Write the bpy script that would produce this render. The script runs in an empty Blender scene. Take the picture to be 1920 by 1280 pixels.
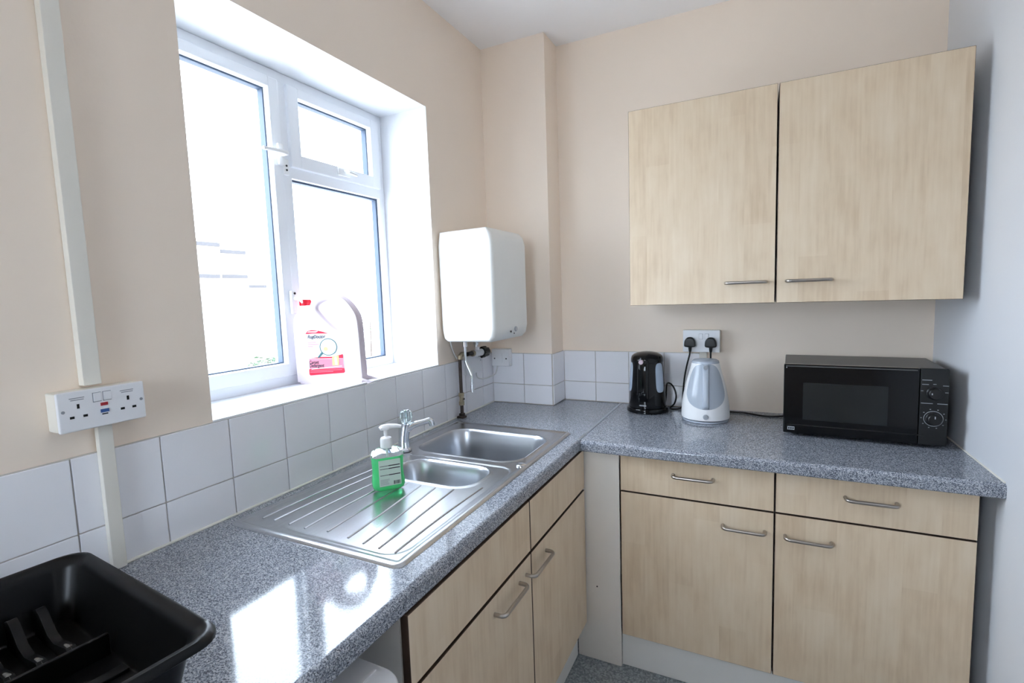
import bpy, bmesh, math, random
from mathutils import Vector, Matrix
random.seed(7)
S = bpy.context.scene
COL = S.collection
PI = math.pi

# ------------------------------------------------------------------ camera, world, lights, exposure
cam_d = bpy.data.cameras.new('camera'); cam = bpy.data.objects.new('camera', cam_d); COL.objects.link(cam)
cam_d.sensor_width = 36.0; cam_d.lens = 17.5; cam_d.clip_start = 0.02; cam_d.clip_end = 300
RIGHT = Vector((0.897984, 0.438754, -0.033456)); UP = Vector((-0.011547, 0.099501, 0.99497)); FWD = Vector((-0.439876, 0.893081, -0.094417))
CAM = Vector((1.2039, -2.3589, 1.4175))
cam.matrix_world = Matrix(((RIGHT.x, UP.x, -FWD.x, CAM.x), (RIGHT.y, UP.y, -FWD.y, CAM.y), (RIGHT.z, UP.z, -FWD.z, CAM.z), (0, 0, 0, 1)))
S.camera = cam

world = bpy.data.worlds.new('overcast_sky'); S.world = world; world.use_nodes = True
bg = world.node_tree.nodes['Background']
bg.inputs['Color'].default_value = (0.74, 0.855, 1.0, 1); bg.inputs['Strength'].default_value = 9.0

pl = bpy.data.lights.new('window_portal', 'AREA'); pl.shape = 'RECTANGLE'; pl.size = 1.05; pl.size_y = 1.15
pl.cycles.is_portal = True
po = bpy.data.objects.new('window_portal', pl); COL.objects.link(po); po.location = (-0.33, -1.116, 1.655); po.rotation_euler = (0, -PI/2, 0)

pl2 = bpy.data.lights.new('fill_window_portal', 'AREA'); pl2.shape = 'RECTANGLE'; pl2.size = 0.75; pl2.size_y = 1.0  # portal for the unseen rear opening that was added as fill
pl2.cycles.is_portal = True
po2 = bpy.data.objects.new('fill_window_portal', pl2); COL.objects.link(po2); po2.location = (0.52, -3.78, 1.55); po2.rotation_euler = (PI/2, 0, PI)

vs = S.view_settings
vs.view_transform = 'Standard'; vs.look = 'None'; vs.gamma = 1.0; vs.use_curve_mapping = False
vs.exposure = 1.15
S.cycles.use_denoising = True
S.cycles.max_bounces = 14; S.cycles.diffuse_bounces = 8; S.cycles.glossy_bounces = 6; S.cycles.transmission_bounces = 10; S.cycles.transparent_max_bounces = 12
S.cycles.sample_clamp_indirect = 12.0
S.cycles.caustics_reflective = False

# ------------------------------------------------------------------ materials
def lin(c):
    return tuple(((v/255)/12.92 if v/255 <= 0.04045 else ((v/255+0.055)/1.055)**2.4) for v in c) + (1,)
MATS = {}
def mat(name, rgb, rough=0.5, metal=0.0, var=0.04, scale=8.0, bump=0.0, bscale=60.0, coat=0.0, spec=0.5, trans=0.0, ior=1.45, stretch=None, alpha=None):
    m = bpy.data.materials.new(name); m.use_nodes = True; nt = m.node_tree; n = nt.nodes; l = nt.links
    b = n['Principled BSDF']
    tc = n.new('ShaderNodeTexCoord'); mp = n.new('ShaderNodeMapping'); l.new(tc.outputs['Object'], mp.inputs['Vector'])
    if stretch: mp.inputs['Scale'].default_value = stretch
    nz = n.new('ShaderNodeTexNoise'); nz.inputs['Scale'].default_value = scale; nz.inputs['Detail'].default_value = 4
    l.new(mp.outputs['Vector'], nz.inputs['Vector'])
    cr = n.new('ShaderNodeValToRGB'); base = lin(rgb)
    cr.color_ramp.elements[0].position = 0.3; cr.color_ramp.elements[1].position = 0.7
    cr.color_ramp.elements[0].color = tuple(max(0, v*(1-var)) for v in base[:3]) + (1,)
    cr.color_ramp.elements[1].color = tuple(min(1, v*(1+var)) for v in base[:3]) + (1,)
    l.new(nz.outputs['Fac'], cr.inputs['Fac']); l.new(cr.outputs['Color'], b.inputs['Base Color'])
    b.inputs['Roughness'].default_value = rough; b.inputs['Metallic'].default_value = metal
    b.inputs['Specular IOR Level'].default_value = spec; b.inputs['Coat Weight'].default_value = coat; b.inputs['Coat Roughness'].default_value = 0.08
    b.inputs['Transmission Weight'].default_value = trans; b.inputs['IOR'].default_value = ior
    if bump:
        bn = n.new('ShaderNodeTexNoise'); bn.inputs['Scale'].default_value = bscale; bn.inputs['Detail'].default_value = 5
        l.new(mp.outputs['Vector'], bn.inputs['Vector'])
        bp = n.new('ShaderNodeBump'); bp.inputs['Strength'].default_value = bump; bp.inputs['Distance'].default_value = 0.004
        l.new(bn.outputs['Fac'], bp.inputs['Height']); l.new(bp.outputs['Normal'], b.inputs['Normal'])
    MATS[name] = m
    return m

mat('cream_paint', (243, 228, 212), 0.75, var=0.012, scale=3, bump=0.06, bscale=90)
mat('white_wall_paint', (214, 215, 218), 0.75, var=0.012, scale=3, bump=0.06, bscale=90)
mat('ceiling_paint', (247, 246, 247), 0.85, var=0.01, scale=3, bump=0.05, bscale=60)
mat('reveal_paint', (226, 227, 229), 0.5, var=0.01, scale=5, bump=0.03)
mat('upvc', (240, 242, 246), 0.3, var=0.01)
mat('gasket', (70, 84, 104), 0.6)
mat('tile_glaze', (241, 241, 245), 0.12, var=0.012, scale=4, bump=0.012, bscale=14, spec=0.5)
mat('grout', (196, 190, 182), 0.9, var=0.12, scale=20)
mat('edge_brown', (70, 52, 40), 0.6)
mat('carcass_white', (214, 212, 208), 0.55, var=0.02)
mat('plinth_white', (226, 224, 220), 0.5, var=0.02)
mat('filler_white', (228, 222, 214), 0.5, var=0.02)
mat('handle_steel', (176, 170, 164), 0.28, 1.0, var=0.05, scale=40)
mat('steel', (196, 198, 202), 0.27, 1.0, var=0.05, scale=5, bump=0.03, bscale=30, stretch=(40, 1.5, 40))
mat('steel_bowl', (188, 191, 196), 0.30, 1.0, var=0.05, scale=5)
mat('chrome', (225, 228, 232), 0.07, 1.0, var=0.02)
mat('copper_dull', (78, 68, 62), 0.45, 0.7, var=0.25, scale=30)
mat('brass_dull', (168, 156, 132), 0.4, 0.8, var=0.2, scale=60)
mat('black_plastic', (16, 16, 17), 0.32, var=0.1)
mat('black_gloss', (7, 8, 10), 0.09, var=0.1, spec=0.4)
mat('black_matte', (18, 19, 20), 0.45, var=0.1)
mat('rack_black', (6, 6, 7), 0.36, var=0.15, scale=30, spec=0.3)
mat('limescale', (104, 102, 98), 0.8, var=0.3, scale=90)
mat('white_plastic', (240, 240, 240), 0.28, var=0.01)
mat('socket_white', (232, 233, 236), 0.3, var=0.01)
mat('trunking_white', (228, 224, 214), 0.4, var=0.015)
mat('heater_white', (240, 240, 236), 0.25, var=0.01)
mat('grey_translucent', (178, 186, 196), 0.22, var=0.03)
mat('grey_blue_window', (172, 186, 204), 0.15, var=0.03)
mat('silver_plastic', (168, 172, 178), 0.3, 0.4, var=0.03)
mat('button_pink', (206, 188, 196), 0.3)
mat('dark_mark', (40, 42, 46), 0.6)
mat('grey_mark', (150, 154, 160), 0.6)
mat('pale_mark', (170, 174, 180), 0.5)
mat('slot_black', (8, 8, 8), 0.8)
mat('red_plastic', (170, 34, 44), 0.35)
mat('blue_plastic', (50, 88, 150), 0.35)
mat('jug_plastic', (226, 214, 220), 0.35, var=0.01)
mat('cap_red', (216, 20, 48), 0.35)
mat('label_white', (246, 244, 246), 0.4, var=0.005)
mat('label_red', (214, 34, 66), 0.4, var=0.04)
mat('label_pink', (236, 138, 158), 0.4, var=0.04)
mat('label_dark', (48, 56, 74), 0.4)
mat('label_teal', (70, 112, 116), 0.4)
mat('label_yellow', (236, 212, 140), 0.4)
mat('label_lens', (228, 238, 242), 0.2)
mat('soap_label', (206, 226, 212), 0.45, var=0.01)
mat('alu_strip', (176, 184, 192), 0.35, 0.8)
mat('mw_grey', (84, 84, 84), 0.38, 0.3, var=0.05)
mat('mw_window', (30, 33, 34), 0.18, var=0.1)
mat('appliance_white', (226, 226, 228), 0.35, var=0.01)
mat('cable_white', (226, 226, 224), 0.4)
mat('render_pale', (216, 211, 204), 0.9, var=0.03)
mat('fascia_grey', (60, 58, 60), 0.8)
mat('roof_tile', (120, 105, 96), 0.9)
mat('paving', (196, 192, 186), 0.9, var=0.05)
mat('foliage', (80, 100, 76), 0.8, var=0.2, scale=30)
mat('blue_tarp', (120, 170, 205), 0.7, var=0.2)

def principled(name):
    m = bpy.data.materials.new(name); m.use_nodes = True; MATS[name] = m
    return m, m.node_tree.nodes, m.node_tree.links, m.node_tree.nodes['Principled BSDF']

# maple foil: vertical strips and drawn-out grain (object space, metres)
def maple():
    m, n, l, b = principled('maple')
    tc = n.new('ShaderNodeTexCoord'); geo = n.new('ShaderNodeNewGeometry'); oi = n.new('ShaderNodeObjectInfo')
    sp = n.new('ShaderNodeSeparateXYZ'); l.new(geo.outputs['Position'], sp.inputs[0])
    add = n.new('ShaderNodeMath'); add.operation = 'ADD'; l.new(sp.outputs['X'], add.inputs[0]); l.new(sp.outputs['Y'], add.inputs[1])
    def math2(op, a, v):
        q = n.new('ShaderNodeMath'); q.operation = op; l.new(a, q.inputs[0])
        if isinstance(v, (int, float)): q.inputs[1].default_value = v
        else: l.new(v, q.inputs[1])
        return q.outputs[0]
    wob = n.new('ShaderNodeTexNoise'); wob.inputs['Scale'].default_value = 0.9; l.new(geo.outputs['Position'], wob.inputs['Vector'])
    u = math2('ADD', add.outputs[0], math2('MULTIPLY', wob.outputs['Fac'], 0.02))
    st = math2('FLOOR', math2('DIVIDE', u, 0.083), 0.0)
    z0 = math2('ADD', sp.outputs['Z'], math2('MULTIPLY', st, 0.37))
    seg = math2('FLOOR', math2('DIVIDE', z0, 0.62), 0.0)
    cid = math2('ADD', math2('MULTIPLY', st, 7.13), math2('ADD', math2('MULTIPLY', seg, 3.71), math2('MULTIPLY', oi.outputs['Random'], 91.0)))
    sid = math2('ADD', math2('MULTIPLY', st, 7.13), math2('MULTIPLY', oi.outputs['Random'], 91.0))
    wn = n.new('ShaderNodeTexWhiteNoise'); wn.noise_dimensions = '1D'; l.new(cid, wn.inputs['W'])
    cmb = n.new('ShaderNodeCombineXYZ'); l.new(math2('MULTIPLY', u, 95.0), cmb.inputs[0]); l.new(math2('MULTIPLY', sp.outputs['Z'], 5.0), cmb.inputs[1]); l.new(sid, cmb.inputs[2])
    gr = n.new('ShaderNodeTexNoise'); gr.inputs['Scale'].default_value = 1.0; gr.inputs['Detail'].default_value = 6; l.new(cmb.outputs[0], gr.inputs['Vector'])
    cmb2 = n.new('ShaderNodeCombineXYZ'); l.new(math2('MULTIPLY', u, 16.0), cmb2.inputs[0]); l.new(math2('MULTIPLY', sp.outputs['Z'], 7.0), cmb2.inputs[1]); l.new(sid, cmb2.inputs[2])
    bl = n.new('ShaderNodeTexNoise'); bl.inputs['Scale'].default_value = 1.0; bl.inputs['Detail'].default_value = 3; l.new(cmb2.outputs[0], bl.inputs['Vector'])
    mixv = math2('ADD', math2('MULTIPLY', wn.outputs['Value'], 0.13), math2('ADD', math2('MULTIPLY', gr.outputs['Fac'], 0.40), math2('MULTIPLY', bl.outputs['Fac'], 0.52)))
    cr = n.new('ShaderNodeValToRGB'); l.new(mixv, cr.inputs['Fac'])
    e = cr.color_ramp.elements; e[0].position = 0.28; e[0].color = lin((202, 177, 147)); e[1].position = 0.86; e[1].color = lin((231, 214, 190))
    k = cr.color_ramp.elements.new(0.52); k.color = lin((219, 198, 170))
    l.new(cr.outputs['Color'], b.inputs['Base Color']); b.inputs['Roughness'].default_value = 0.42; b.inputs['Specular IOR Level'].default_value = 0.4
maple()

def speckle(name, cols, scale, rough, bumpy=0.0):
    m, n, l, b = principled(name)
    tc = n.new('ShaderNodeTexCoord')
    vo = n.new('ShaderNodeTexVoronoi'); vo.inputs['Scale'].default_value = scale; l.new(tc.outputs['Object'], vo.inputs['Vector'])
    sep = n.new('ShaderNodeSeparateColor'); l.new(vo.outputs['Color'], sep.inputs[0])
    nz = n.new('ShaderNodeTexNoise'); nz.inputs['Scale'].default_value = scale*0.7; nz.inputs['Detail'].default_value = 2; l.new(tc.outputs['Object'], nz.inputs['Vector'])
    mx = n.new('ShaderNodeMath'); mx.operation = 'MULTIPLY_ADD'; l.new(nz.outputs['Fac'], mx.inputs[0]); mx.inputs[1].default_value = 0.7
    ml = n.new('ShaderNodeMath'); ml.operation = 'MULTIPLY'; l.new(sep.outputs[0], ml.inputs[0]); ml.inputs[1].default_value = 0.6
    l.new(ml.outputs[0], mx.inputs[2])
    cr = n.new('ShaderNodeValToRGB'); l.new(mx.outputs[0], cr.inputs['Fac'])
    els = cr.color_ramp.elements
    els[0].position = cols[0][0]; els[0].color = lin(cols[0][1]); els[1].position = cols[-1][0]; els[1].color = lin(cols[-1][1])
    for pz, c in cols[1:-1]:
        k = els.new(pz); k.color = lin(c)
    l.new(cr.outputs['Color'], b.inputs['Base Color']); b.inputs['Roughness'].default_value = rough
speckle('worktop_laminate', [(0.30, (62, 66, 74)), (0.5, (101, 107, 118)), (0.68, (141, 147, 158)), (0.88, (186, 189, 196))], 520, 0.085)
speckle('floor_vinyl', [(0.3, (104, 110, 114)), (0.6, (128, 134, 138)), (0.9, (158, 164, 168))], 160, 0.5)

def glass_pane():
    m = bpy.data.materials.new('window_glass'); m.use_nodes = True; MATS['window_glass'] = m
    n, l = m.node_tree.nodes, m.node_tree.links
    n.remove(n['Principled BSDF']); out = n['Material Output']
    t = n.new('ShaderNodeBsdfTransparent'); t.inputs[0].default_value = (0.97, 0.975, 0.975, 1)
    g = n.new('ShaderNodeBsdfGlossy'); g.inputs['Roughness'].default_value = 0.02
    lw = n.new('ShaderNodeLayerWeight'); lw.inputs['Blend'].default_value = 0.5
    pw = n.new('ShaderNodeMath'); pw.operation = 'POWER'; l.new(lw.outputs['Facing'], pw.inputs[0]); pw.inputs[1].default_value = 5.0
    f = n.new('ShaderNodeMath'); f.operation = 'MULTIPLY_ADD'; l.new(pw.outputs[0], f.inputs[0]); f.inputs[1].default_value = 0.7; f.inputs[2].default_value = 0.03
    mx = n.new('ShaderNodeMixShader'); l.new(f.outputs[0], mx.inputs[0]); l.new(t.outputs[0], mx.inputs[1]); l.new(g.outputs[0], mx.inputs[2]); l.new(mx.outputs[0], out.inputs[0])
glass_pane()
def clear(name, rgb, rough=0.03, ior=1.35, weight=1.0):
    m, n, l, b = principled(name)
    b.inputs['Base Color'].default_value = lin(rgb); b.inputs['Transmission Weight'].default_value = weight
    b.inputs['Roughness'].default_value = rough; b.inputs['IOR'].default_value = ior
clear('acrylic', (226, 240, 242), 0.04, 1.4)
clear('clear_bottle', (236, 246, 242), 0.03, 1.25)
def liquid():
    m, n, l, b = principled('green_liquid')
    tc = n.new('ShaderNodeTexCoord'); nz = n.new('ShaderNodeTexNoise'); nz.inputs['Scale'].default_value = 30; l.new(tc.outputs['Object'], nz.inputs['Vector'])
    cr = n.new('ShaderNodeValToRGB'); cr.color_ramp.elements[0].color = lin((84, 240, 150)); cr.color_ramp.elements[1].color = lin((130, 252, 178))
    l.new(nz.outputs['Fac'], cr.inputs['Fac']); l.new(cr.outputs['Color'], b.inputs['Base Color'])
    b.inputs['Transmission Weight'].default_value = 0.35; b.inputs['Roughness'].default_value = 0.12; b.inputs['IOR'].default_value = 1.15
liquid()

# ------------------------------------------------------------------ mesh helpers
def link(name, me, material, parent=None, loc=None, rot=None):
    o = bpy.data.objects.new(name, me); COL.objects.link(o)
    mats = material if isinstance(material, (list, tuple)) else [material]
    if not me.materials:
        for k in mats: me.materials.append(MATS[k])
    if len(me.polygons) < 3000:
        wn = o.modifiers.new('weighted_normals', 'WEIGHTED_NORMAL'); wn.keep_sharp = True; wn.weight = 60
    if parent: o.parent = parent
    if loc is not None: o.location = loc
    if rot is not None: o.rotation_euler = rot
    return o
def finish(bm, name, smooth=35):
    bmesh.ops.recalc_face_normals(bm, faces=bm.faces)
    me = bpy.data.meshes.new(name); bm.to_mesh(me); bm.free()
    if smooth:
        for p in me.polygons: p.use_smooth = True
        me.set_sharp_from_angle(angle=math.radians(smooth))
    return me
def obj(name, bm, material, parent=None, loc=None, rot=None, smooth=35):
    return link(name, finish(bm, name, smooth), material, parent, loc, rot)
def thing(name, label, cat, loc=(0, 0, 0), rotz=0.0, group=None):
    o = bpy.data.objects.new(name, None); o.empty_display_size = 0.05; COL.objects.link(o)
    o.location = loc; o.rotation_euler = (0, 0, rotz); o['label'] = label; o['category'] = cat
    if group: o['group'] = group
    return o
def tag(o, label, cat, group=None):
    o['label'] = label; o['category'] = cat
    if group: o['group'] = group
    return o
def struct(o, label=None, cat=None):
    o['kind'] = 'structure'
    if label: o['label'] = label
    if cat: o['category'] = cat
    return o
def merge(bm, tmp, mtx=None, mi=0):
    vm = {}
    for v in tmp.verts: vm[v] = bm.verts.new(mtx @ v.co if mtx else v.co)
    for f in tmp.faces:
        try:
            nf = bm.faces.new([vm[v] for v in f.verts]); nf.material_index = f.material_index or mi
        except ValueError: pass
    tmp.free()
def box(bm, x0, x1, y0, y1, z0, z1, bev=0.0, seg=2, mtx=None, mi=0):
    t = bmesh.new()
    bmesh.ops.create_cube(t, size=1.0, matrix=Matrix.Translation(((x0+x1)/2, (y0+y1)/2, (z0+z1)/2)) @ Matrix.Diagonal((x1-x0, y1-y0, z1-z0, 1)))
    if bev: bmesh.ops.bevel(t, geom=list(t.edges), offset=bev, segments=seg, profile=0.5, affect='EDGES')
    merge(bm, t, mtx, mi)
    return bm
def B(*a, **k):
    return box(bmesh.new(), *a, **k)
def ring_faces(bm, A, Bq):
    n = len(A)
    for i in range(n): bm.faces.new((A[i], A[(i+1) % n], Bq[(i+1) % n], Bq[i]))
def lathe(bm, prof, c=(0, 0, 0), seg=40, sx=1.0, sy=1.0, axis='z', cap=True):
    rings = []
    for r, z in prof:
        ring = []
        for i in range(seg):
            a = 2*PI*i/seg; p = (sx*r*math.cos(a), sy*r*math.sin(a), z)
            if axis == 'x': p = (p[2], p[0], p[1])
            elif axis == 'y': p = (p[0], p[2], p[1])
            ring.append(bm.verts.new((p[0]+c[0], p[1]+c[1], p[2]+c[2])))
        rings.append(ring)
    for A, Bq in zip(rings, rings[1:]): ring_faces(bm, A, Bq)
    if cap:
        bm.faces.new(rings[0]); bm.faces.new(rings[-1])
    return bm
def tube(bm, pts, r, seg=10, cap=True, sub=0):
    P = [Vector(p) for p in pts]
    if sub:
        Q = []
        for i in range(len(P)-1):
            p0 = P[max(i-1, 0)]; p1 = P[i]; p2 = P[i+1]; p3 = P[min(i+2, len(P)-1)]
            for k in range(sub):
                t = k/sub
                Q.append(0.5*((2*p1)+(p2-p0)*t+(2*p0-5*p1+4*p2-p3)*t*t+(3*p1-p0-3*p2+p3)*t**3))
        Q.append(P[-1]); P = Q
    R = r if isinstance(r, (list, tuple)) else [r]*len(P)
    if len(R) != len(P): R = [R[min(int(i*len(R)/len(P)), len(R)-1)] for i in range(len(P))]
    d = (P[1]-P[0]).normalized(); n0 = d.orthogonal().normalized(); rings = []
    for i, p in enumerate(P):
        if i == 0: t = P[1]-P[0]
        elif i == len(P)-1: t = P[-1]-P[-2]
        else: t = (P[i+1]-P[i]).normalized()+(P[i]-P[i-1]).normalized()
        t.normalize(); n0 = (n0-t*n0.dot(t)).normalized(); b = t.cross(n0)
        rings.append([bm.verts.new(p+R[i]*(math.cos(2*PI*k/seg)*n0+math.sin(2*PI*k/seg)*b)) for k in range(seg)])
    for A, Bq in zip(rings, rings[1:]): ring_faces(bm, A, Bq)
    if cap: bm.faces.new(rings[0]); bm.faces.new(rings[-1])
    return bm
def smooth_loop(pts, k=6):
    n = len(pts); out = []
    for i in range(n):
        p0, p1, p2, p3 = (Vector(pts[(i+j) % n]) for j in (-1, 0, 1, 2))
        for q in range(k):
            t = q/k
            out.append(0.5*((2*p1)+(p2-p0)*t+(2*p0-5*p1+4*p2-p3)*t*t+(3*p1-p0-3*p2+p3)*t**3))
    return [(v[0], v[1]) for v in out]
def rrect(x0, x1, y0, y1, r, k=6):
    out = []
    for cx, cy, a0 in ((x1-r, y1-r, 0), (x0+r, y1-r, 90), (x0+r, y0+r, 180), (x1-r, y0+r, 270)):
        for i in range(k+1):
            a = math.radians(a0+90*i/k); out.append((cx+r*math.cos(a), cy+r*math.sin(a)))
    return out
def from_curve(cu, name, mtx):
    o = bpy.data.objects.new('tmp', cu); COL.objects.link(o)
    dg = bpy.context.evaluated_depsgraph_get()
    me = bpy.data.meshes.new_from_object(o.evaluated_get(dg)); me.name = name
    bpy.data.objects.remove(o); bpy.data.curves.remove(cu)
    me.materials.clear()
    if mtx: me.transform(mtx)
    return me
XZ = Matrix(((1, 0, 0, 0), (0, 0, 1, 0), (0, 1, 0, 0), (0, 0, 0, 1)))       # curve x->x, y->z, depth->y
XZF = Matrix(((1, 0, 0, 0), (0, 0, -1, 0), (0, 1, 0, 0), (0, 0, 0, 1)))     # text upright, facing -y
def flat_solid(loops, half, bev=0.0, name='solid', mtx=XZ, res=3):
    cu = bpy.data.curves.new('c', 'CURVE'); cu.dimensions = '2D'; cu.fill_mode = 'BOTH'
    cu.extrude = half-bev; cu.bevel_depth = bev; cu.bevel_resolution = res; cu.offset = -bev
    for lp in loops:
        s = cu.splines.new('POLY'); s.points.add(len(lp)-1); s.use_cyclic_u = True
        for p, q in zip(s.points, lp): p.co = (q[0], q[1], 0, 1)
    me = from_curve(cu, name, mtx)
    b = bmesh.new(); b.from_mesh(me); bmesh.ops.remove_doubles(b, verts=b.verts, dist=1e-6); bmesh.ops.recalc_face_normals(b, faces=b.faces); b.to_mesh(me); b.free()
    for p in me.polygons: p.use_smooth = True
    me.set_sharp_from_angle(angle=math.radians(40))
    return me
def text_mesh(s, size, mtx=XZF, align='LEFT', shear=0.0, bold=0.0):
    cu = bpy.data.curves.new('t', 'FONT'); cu.body = s; cu.size = size; cu.align_x = align; cu.extrude = 0.0002; cu.shear = shear; cu.offset = bold
    cu.resolution_u = 3
    return from_curve(cu, 'lettering', mtx)
def cells(bm, us, vs_, w0, w1, fn, holes=()):
    """a slab on a grid of cells, with cells left out as openings (their sides take slot 1)"""
    cache = {}
    def V(i, j, w):
        k = (i, j, w)
        if k not in cache: cache[k] = bm.verts.new(fn(us[i], vs_[j], w0 if w == 0 else w1))
        return cache[k]
    nu, nv = len(us)-1, len(vs_)-1
    ok = lambda i, j: 0 <= i < nu and 0 <= j < nv and (i, j) not in holes
    for i in range(nu):
        for j in range(nv):
            if not ok(i, j): continue
            for w in (0, 1): bm.faces.new((V(i, j, w), V(i+1, j, w), V(i+1, j+1, w), V(i, j+1, w)))
            for di, dj, a, b_ in ((-1, 0, (0, 0), (0, 1)), (1, 0, (1, 0), (1, 1)), (0, -1, (0, 0), (1, 0)), (0, 1, (0, 1), (1, 1))):
                if not ok(i+di, j+dj):
                    f = bm.faces.new((V(i+a[0], j+a[1], 0), V(i+b_[0], j+b_[1], 0), V(i+b_[0], j+b_[1], 1), V(i+a[0], j+a[1], 1)))
                    if (i+di, j+dj) in holes: f.material_index = 1
    return bm

# ------------------------------------------------------------------ the room
W, H, YF = 1.802, 2.589, -3.55            # width, ceiling, wall behind the camera
ZW, TH = 0.876, 0.041                     # worktop top and thickness
WY0, WY1, WZ0, WZ1 = -1.6036, -0.6286, 1.131, 2.180
struct(obj('floor', B(-0.3, W+0.3, YF-0.2, 0.3, -0.1, 0), 'floor_vinyl'), 'grey speckled vinyl kitchen floor', 'floor')
struct(obj('ceiling', B(-0.3, W+0.3, YF-0.2, 0.3, H, H+0.1), 'ceiling_paint'), 'plain white painted ceiling', 'ceiling')
wall_left = struct(obj('wall_left', cells(bmesh.new(), [YF, WY0, WY1, 0.0], [0, WZ0, WZ1, H], -0.31, 0.0, lambda u, v, w: (w, u, v), {(1, 1)}), ['cream_paint', 'reveal_paint'], smooth=0), 'cream painted wall holding the window', 'wall')
wall_back = struct(obj('wall_back', B(-0.31, W+0.3, 0, 0.2, 0, H), 'cream_paint'), 'cream painted wall behind the kettles and microwave', 'wall')
struct(obj('wall_right', B(W, W+0.2, YF, 0, 0, H), 'white_wall_paint'), 'white painted wall right of the cupboards', 'wall')
struct(obj('wall_front', cells(bmesh.new(), [-0.31, 0.22, 0.82, W+0.3], [0, 1.08, 2.02, H], YF-0.2, YF, lambda u, v, w: (u, w, v), {(1, 1)}), ['cream_paint', 'reveal_paint'], smooth=0), 'cream painted wall opposite the wall cupboards', 'wall')  # opening cut for the added fill window
BD, BW = 0.1527, 0.328
wall_boxing = struct(obj('wall_boxing', B(0, BW, -BD, 0, 0, H), 'cream_paint'), 'cream boxed-in column in the corner beside the water heater', 'wall')

# tiles: shared bevelled meshes by size
TILE = {}
def tile(parent, axis, u0, u1, z0, z1, face):
    """axis 'x': tile on a wall with normal +x at x=face; 'y': normal -y at y=face; 'X': normal +x on the boxing side"""
    g = 0.0014; w = round(u1-u0-2*g, 4); h = round(z1-z0-2*g, 4); k = (axis == 'y', w, h)
    if k not in TILE:
        b = bmesh.new()
        if axis == 'y': box(b, -w/2, w/2, -0.0065, 0, -h/2, h/2, 0.0014, 2)
        else: box(b, 0, 0.0065, -w/2, w/2, -h/2, h/2, 0.0014, 2)
        TILE[k] = finish(b, 'tile')
    uc, zc = (u0+u1)/2, (z0+z1)/2
    o = link('tile', TILE[k], 'tile_glaze', parent, (uc, face, zc) if axis == 'y' else (face, uc, zc))
    j = 0.0035
    o.rotation_euler = (random.uniform(-j, j), random.uniform(-j, j), random.uniform(-j, j)*0.7)
ZT0, ZT1, ZT2 = ZW+0.002, 0.973, 1.127
def run(parent, axis, us, face, grout):
    for a, b_ in zip(us, us[1:]):
        tile(parent, axis, a, b_, ZT0, ZT1, face); tile(parent, axis, a, b_, ZT1, ZT2, face)
    bm = bmesh.new(); u0, u1 = us[0], us[-1]
    if axis == 'y': box(bm, u0, u1, face-0.0022, face, ZT0, ZT2+0.001)
    else: box(bm, face, face+0.0022, u0, u1, ZT0, ZT2+0.001)
    obj('grout', bm, 'grout', parent)
ys = [-BD, -0.262, -0.424] + [-0.587-0.1633*i for i in range(15)]
run(wall_left, 'x', sorted(ys), 0.0, 1)
run(wall_boxing, 'y', [0.007, 0.18, BW], -BD, 1)
run(wall_boxing, 'x', [-BD, 0.0], BW, 1)
run(wall_back, 'y', [BW+0.007, 0.498, 0.661, 0.824, 0.987], 0.0, 1)

# ------------------------------------------------------------------ window
win = bpy.data.objects.new('window_1', None); COL.objects.link(win); win.location = (-0.235, (WY0+WY1)/2, WZ0); struct(win, 'white plastic window with a tall left casement and a small fanlight', 'window')
WC = Vector((-0.235, (WY0+WY1)/2, WZ0))
def wpart(name, bm, material, parent=None):
    for v in bm.verts: v.co -= WC
    return obj(name, bm, material, parent or win)
def wframe(bm, y0, y1, z0, z1, iy0, iy1, iz0, iz1, x0, x1, bev=0.004):
    box(bm, x0, x1, y0, iy0, z0, z1, bev); box(bm, x0, x1, iy1, y1, z0, z1, bev)
    box(bm, x0, x1, iy0-0.003, iy1+0.003, z0, iz0, bev); box(bm, x0, x1, iy0-0.003, iy1+0.003, iz1, z1, bev)
    return bm
FX = -0.235
wpart('window_frame', wframe(bmesh.new(), WY0, WY1, WZ0, WZ1, WY0+0.045, WY1-0.035, WZ0+0.038, WZ1-0.035, FX-0.07, FX), 'upvc')
wpart('mullion', B(FX-0.07, FX, -1.155, -1.105, WZ0+0.03, WZ1-0.03, 0.004), 'upvc')
wpart('transom', B(FX-0.07, FX, -1.11, WY1+0.0-0.03, 1.838, 1.885, 0.004), 'upvc')
def sash(y0, y1, z0, z1, iy0, iy1, iz0, iz1, nm):
    s = wpart(nm, wframe(bmesh.new(), y0, y1, z0, z1, iy0, iy1, iz0, iz1, FX-0.055, FX+0.012, 0.005), 'upvc')
    wpart('gasket', wframe(bmesh.new(), iy0-0.001, iy1+0.001, iz0-0.001, iz1+0.001, iy0+0.004, iy1-0.004, iz0+0.004, iz1-0.005, FX-0.036, FX-0.012, 0.001), 'gasket', s)
    wpart('pane', B(FX-0.036, FX-0.030, iy0, iy1, iz0, iz1), 'window_glass', s)
    return s
c1 = sash(WY0+0.04, -1.146, WZ0+0.034, WZ1-0.032, WY0+0.095, -1.186, WZ0+0.078, WZ1-0.066, 'casement')
c2 = sash(-1.112, WY1-0.032, 1.875, WZ1-0.032, -1.066, WY1-0.079, 1.922, WZ1-0.067, 'fanlight')
g3 = wpart('pane', B(FX-0.036, FX-0.030, -1.10, WY1-0.036, WZ0+0.04, 1.836), 'window_glass')
wpart('gasket', wframe(bmesh.new(), -1.106, WY1-0.034, WZ0+0.037, 1.839, -1.100, WY1-0.043, WZ0+0.043, 1.831, FX-0.036, FX-0.014, 0.001), 'gasket')
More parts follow.
